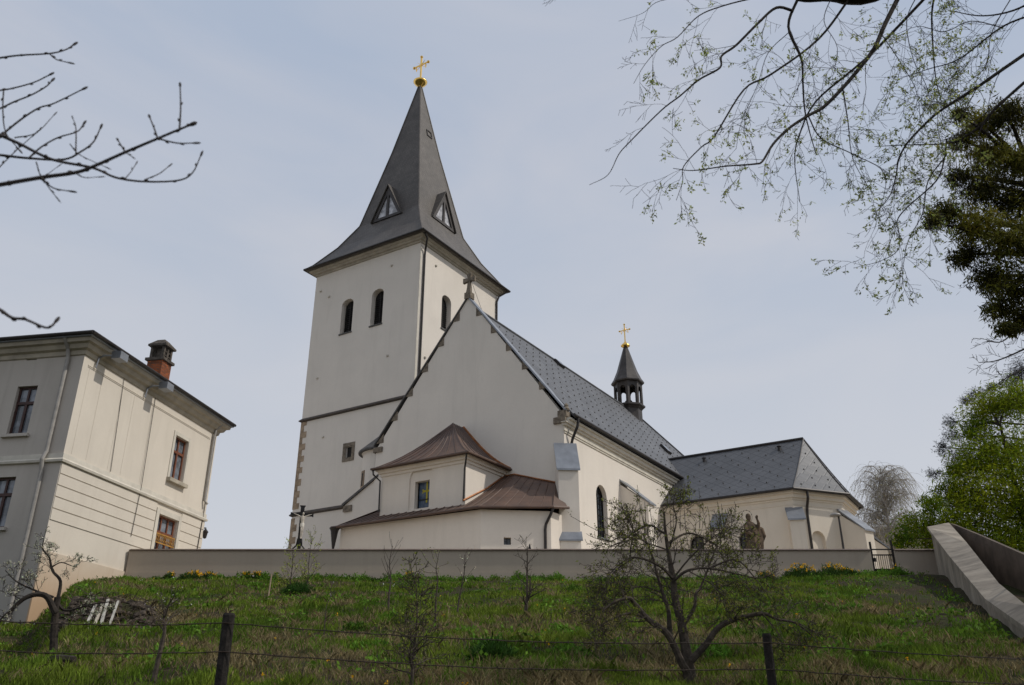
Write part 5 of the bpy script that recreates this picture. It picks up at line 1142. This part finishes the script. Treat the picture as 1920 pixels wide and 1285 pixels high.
# ------------------------------------------------------------------ grass and flowers
def vnoise(x, y, s, seed):
    r = np.random.default_rng(seed); T = r.random((256, 256)); x = x*s+100; y = y*s+100; xi = np.floor(x).astype(int); yi = np.floor(y).astype(int); fx = x-xi; fy = y-yi; fx = fx*fx*(3-2*fx); fy = fy*fy*(3-2*fy)
    g_ = lambda i, j: T[(xi+i) % 256, (yi+j) % 256]
    return (g_(0, 0)*(1-fx)+g_(1, 0)*fx)*(1-fy)+(g_(0, 1)*(1-fx)+g_(1, 1)*fx)*fy
gxs = np.arange(-24, 24.01, .2); gys = np.arange(4, 35.01, .2); GZT = np.array([[gz(x, y) for x in gxs] for y in gys])
def gzv(x, y):
    i = np.clip(((x+24)/.2).astype(int), 0, len(gxs)-2); j = np.clip(((y-4)/.2).astype(int), 0, len(gys)-2); fx = (x+24)/.2-i; fy = (y-4)/.2-j
    return (GZT[j, i]*(1-fx)+GZT[j, i+1]*fx)*(1-fy)+(GZT[j+1, i]*(1-fx)+GZT[j+1, i+1]*fx)*fy
def stairx(y): return np.interp(y, [11, 14.8, 19.5, 28, 34.2], [6.9, 8.3, 10.4, 13.9, 16.3])
def scatter(n, rng, y0=9.5, y1=34.75, p=1.6):
    y = y0+(y1-y0)*rng.random(n)**p; x = (rng.random(n)*2.12-1.12)*(y*.66+1.5); ok = (x < stairx(y)-.05) & (x > -.72*y-1.5); return x[ok], y[ok]
def blades(name, n, rng, h, w, colf, keep, kb=4, lean=.5, cl=.05):
    x, y = scatter(n, rng); k = keep(x, y) > rng.random(len(x)); x, y = x[k], y[k]
    xs = np.repeat(x, kb)+rng.normal(0, cl, len(x)*kb); ys = np.minimum(np.repeat(y, kb)+rng.normal(0, cl, len(x)*kb), 34.78); N_ = len(xs)
    z = gzv(xs, ys)-.01; hh = h(xs, ys)*rng.uniform(.5, 1.35, N_); a = rng.uniform(0, 2*np.pi, N_); ww = w*rng.uniform(.6, 1.4, N_)*np.clip(ys/15, .8, 1.7)
    b = rng.uniform(0, 2*np.pi, N_); ln = lean*hh*rng.uniform(.2, 1.4, N_)
    P0 = np.stack([xs-np.cos(a)*ww, ys-np.sin(a)*ww, z], 1); P1 = np.stack([xs+np.cos(a)*ww, ys+np.sin(a)*ww, z], 1)
    mx_, my_ = xs+np.cos(b)*ln*.35, ys+np.sin(b)*ln*.35
    P2 = np.stack([mx_+np.cos(a)*ww*.8, my_+np.sin(a)*ww*.8, z+hh*.6], 1); T = np.stack([xs+np.cos(b)*ln, ys+np.sin(b)*ln, z+hh], 1); P3 = np.stack([mx_-np.cos(a)*ww*.8, my_-np.sin(a)*ww*.8, z+hh*.6], 1)
    v = np.stack([P0, P1, P2, T, P3], 1).reshape(-1, 3)
    col = colf(xs, ys, rng)*(1+rng.normal(0, .22, (N_, 1))).clip(.4, 1.7)
    o = np_mesh(name, v, 5, M['grass'], None, col); o['kind'] = 'stuff'
def dryf(x, y): return np.clip((vnoise(x, y, .55, 1)*.5+vnoise(x, y, 1.7, 2)*.5-.39)*4.4-np.clip((y-17)/11, 0, 1)*.75+np.clip((16-y)/8, 0, 1)*.3, 0, 1)
def bare(x, y): return np.clip(1.1*((x/y > -.505) & (x/y < -.395) & (y > 17.2) & (y < 18.75)), 0, 1)*.9+np.clip((vnoise(x, y, .8, 5)-.55)*6, 0, 1)*np.clip((y-22)/5, 0, 1)+.8*np.clip((y-32.0)/.8, 0, 1)*(x > -6)*(x < 3.5)*(vnoise(x, y, .6, 31) > .3)+np.clip((x-(stairx(y)-3.6+1.6*vnoise(x, y, .7, 21)))/1.2, 0, 1)*.93*np.clip((y-14)/6, 0, 1)+.4*np.clip((vnoise(x, y, .42, 22)-.7)*7, 0, 1)
rg = np.random.default_rng(100)
def gcol(x, y, r):
    t = vnoise(x, y, .9, 7)[:, None]; u = vnoise(x, y, 3.0, 8)[:, None]
    return (np.array([[.066, .132, .013]])*(1-t)+np.array([[.185, .24, .03]])*t)*(.65+.7*u)
def dcol(x, y, r): u = r.random((len(x), 1)); return np.array([[.165, .13, .058]])*(1-u)+np.array([[.31, .25, .135]])*u
blades('grass', 84000, rg, lambda x, y: .045+.17*vnoise(x, y, 1.6, 9)**2+.06*np.clip(vnoise(x, y, 3.1, 19)-.55, 0, 1)+.02*np.clip((y-24)/8, 0, 1), .008, gcol, lambda x, y: (1-.82*dryf(x, y))*(1-.92*bare(x, y)))
blades('dry_grass', 52000, rg, lambda x, y: .05+.16*vnoise(x, y, 2.4, 11)**1.5, .0065, dcol, lambda x, y: dryf(x, y)*(1-.8*bare(x, y))+.03, 4, .95, .06)
def weeds():                       # broad-leaved weeds along the wall foot and in patches
    x, y = scatter(26000, rg, 12, 34.7, 1.0); k = (np.clip((vnoise(x, y, 1.1, 13)-.5)*3, 0, 1)*.5*(1-dryf(x, y))+.9*np.clip((y-33.3)/1.0, 0, 1)*(vnoise(x, y, .9, 14) > .42)) > rg.random(len(x)); x, y = x[k], y[k]
    pos = np.stack([x, y, gzv(x, y)+.05+.12*rg.random(len(x))*vnoise(x, y, 2, 15)], 1)
    v, c = leafset(pos, 6, .085, .05, rg, (.1, .19, .02), .35, .55); o = np_mesh('weeds', v, 4, M['grass'], None, c); o['kind'] = 'stuff'
weeds()
def wallfoot():                    # ragged taller weeds against the wall and lush patches
    vs, cs = [], []
    for k in range(135):
        y = 34.6-abs(rg.normal(0, .45)) if k < 95 else rg.uniform(13, 33); x = rg.uniform(-14, 15.5) if k < 95 else rg.uniform(-.5, .42)*y
        if x > stairx(y)-1: continue
        r = rg.uniform(.12, .4); h_ = rg.uniform(.08, .38)*(1 if k < 95 else .5); n = int(120*r/.3); a = rg.uniform(0, 6.28, n); q = np.sqrt(rg.random(n))*r
        px_, py_ = x+np.cos(a)*q, np.minimum(y+np.sin(a)*q, 34.75); pos = np.stack([px_, py_, gzv(px_, py_)+h_*(1-(q/r)**2)*rg.random(n)], 1)
        v, c = leafset(pos, 4, .09, .03, rg, np.array([.08, .165, .018])*rg.uniform(.6, 1.5), .3, .35, -.7); vs.append(v); cs.append(c)
    o = np_mesh('rank_weeds', np.concatenate(vs), 4, M['grass'], None, np.concatenate(cs)); o['kind'] = 'stuff'
wallfoot()
def tussock(x, y, r, h_, lab):
    b = on(x, y); n = int(900*r); a = rg.uniform(0, 6.28, n); q = np.sqrt(rg.random(n))*r; pos = np.stack([np.cos(a)*q, np.sin(a)*q, h_*(1-(q/r)**2)*rg.random(n)], 1)
    v, c = leafset(pos, 4, .13, .02, rg, (.03, .075, .012), .3, .14, -1.5); o = np_mesh('grass_tussock', v, 4, M['grass'], None, c); o.location = b; tag(o, lab, 'grass tussock')
tussock(-.28, 13.0, .3, .24, 'dark green grass tussock right of the leafy sapling in the lower slope'); tussock(-6.4, 26.4, .5, .3, 'dark green tuft in front of the shrub stems below the crucifix')
m = MB(); p = on(-6.2, 12.4); m.tube([p+V((-.22, .05, .03)), p+V((0, 0, .06)), p+V((.25, -.04, .05))], [.05, .07, .055], 8); tag(m.build('log', M['bark']), 'short dark log lying in the grass between the old tree and the fence post', 'log')
def dots(name, pos, col, size, per=5):
    v, c = leafset(pos, per, size, size*.35, rg, col, .15, .8); o = np_mesh(name, v, 4, M['petal'], None, c); o['kind'] = 'stuff'
x, y = scatter(75, rg, 10.5, 33, 1.1); dots('dandelions', np.stack([x, y, gzv(x, y)+.14], 1), (.75, .42, .015), .026)
x, y = scatter(40, rg, 26, 34, 1.0); k = x < 2; dots('white_flowers', np.stack([x[k], y[k], gzv(x[k], y[k])+.2], 1), (.75, .75, .7), .035)
def flower_clump(px, py, Y, r, nf, lab, hgt=.3):
    p = at(px, py, Y); b = on(p.x, Y); t = thing('daffodil_clump', lab, 'flowers', b, group='daffodil clumps along the foot of the tan wall')
    n = int(700*r); a = rg.uniform(0, 6.28, n); q = np.sqrt(rg.random(n))*r; pos = np.stack([np.cos(a)*q, np.sin(a)*q*.5, hgt*(1-(q/r)**2)*rg.random(n)], 1)
    v, c = leafset(pos, 4, .14, .03, rg, (.045, .09, .018), .3, .18, -1.2); np_mesh('foliage', v, 4, M['grass'], t, c)
    a = rg.uniform(0, 6.28, nf); q = np.sqrt(rg.random(nf))*r*.9; pos = np.stack([np.cos(a)*q, np.sin(a)*q*.5, .05+hgt*(1-.5*(q/r)**2)*rg.uniform(.75, 1.15, nf)], 1)
    v, c = leafset(pos, 7, .055, .02, rg, (.85, .5, .015), .15, .85); np_mesh('petals', v, 4, M['petal'], t, c)
for px, py, Y, r, nf, lab in ((318, 1083, 34.3, .25, 7, 'small yellow daffodil clump nearest the cream house'), (362, 1080, 34.3, .45, 22, 'widest yellow daffodil clump below the left wall end'), (392, 1080, 34.4, .3, 10, 'yellow daffodil clump just right of the widest one'), (462, 1082, 34.3, .2, 8, 'yellow daffodil clump left of the crucifix shrub, first of two'), (482, 1080, 34.3, .25, 14, 'brighter yellow daffodil clump nearest the crucifix shrub'), (768, 1088, 34.0, .25, 6, 'sparse yellow daffodils beside the bare forked sapling'), (1436, 1080, 33.8, .35, 9, 'yellow daffodils right of the apple tree crown'), (1502, 1078, 33.9, .75, 26, 'big rounded dark clump topped with yellow daffodils'), (1560, 1080, 34.0, .7, 22, 'broad daffodil clump right of the big rounded one'), (1590, 1080, 34.2, .5, 9, 'thin daffodil clump left of the iron gate'), (1682, 1068, 34.4, .2, 4, 'tiny daffodil tuft right of the iron gate')):
    flower_clump(px, py, Y, r, nf, lab, .32 if r < .6 else .5)
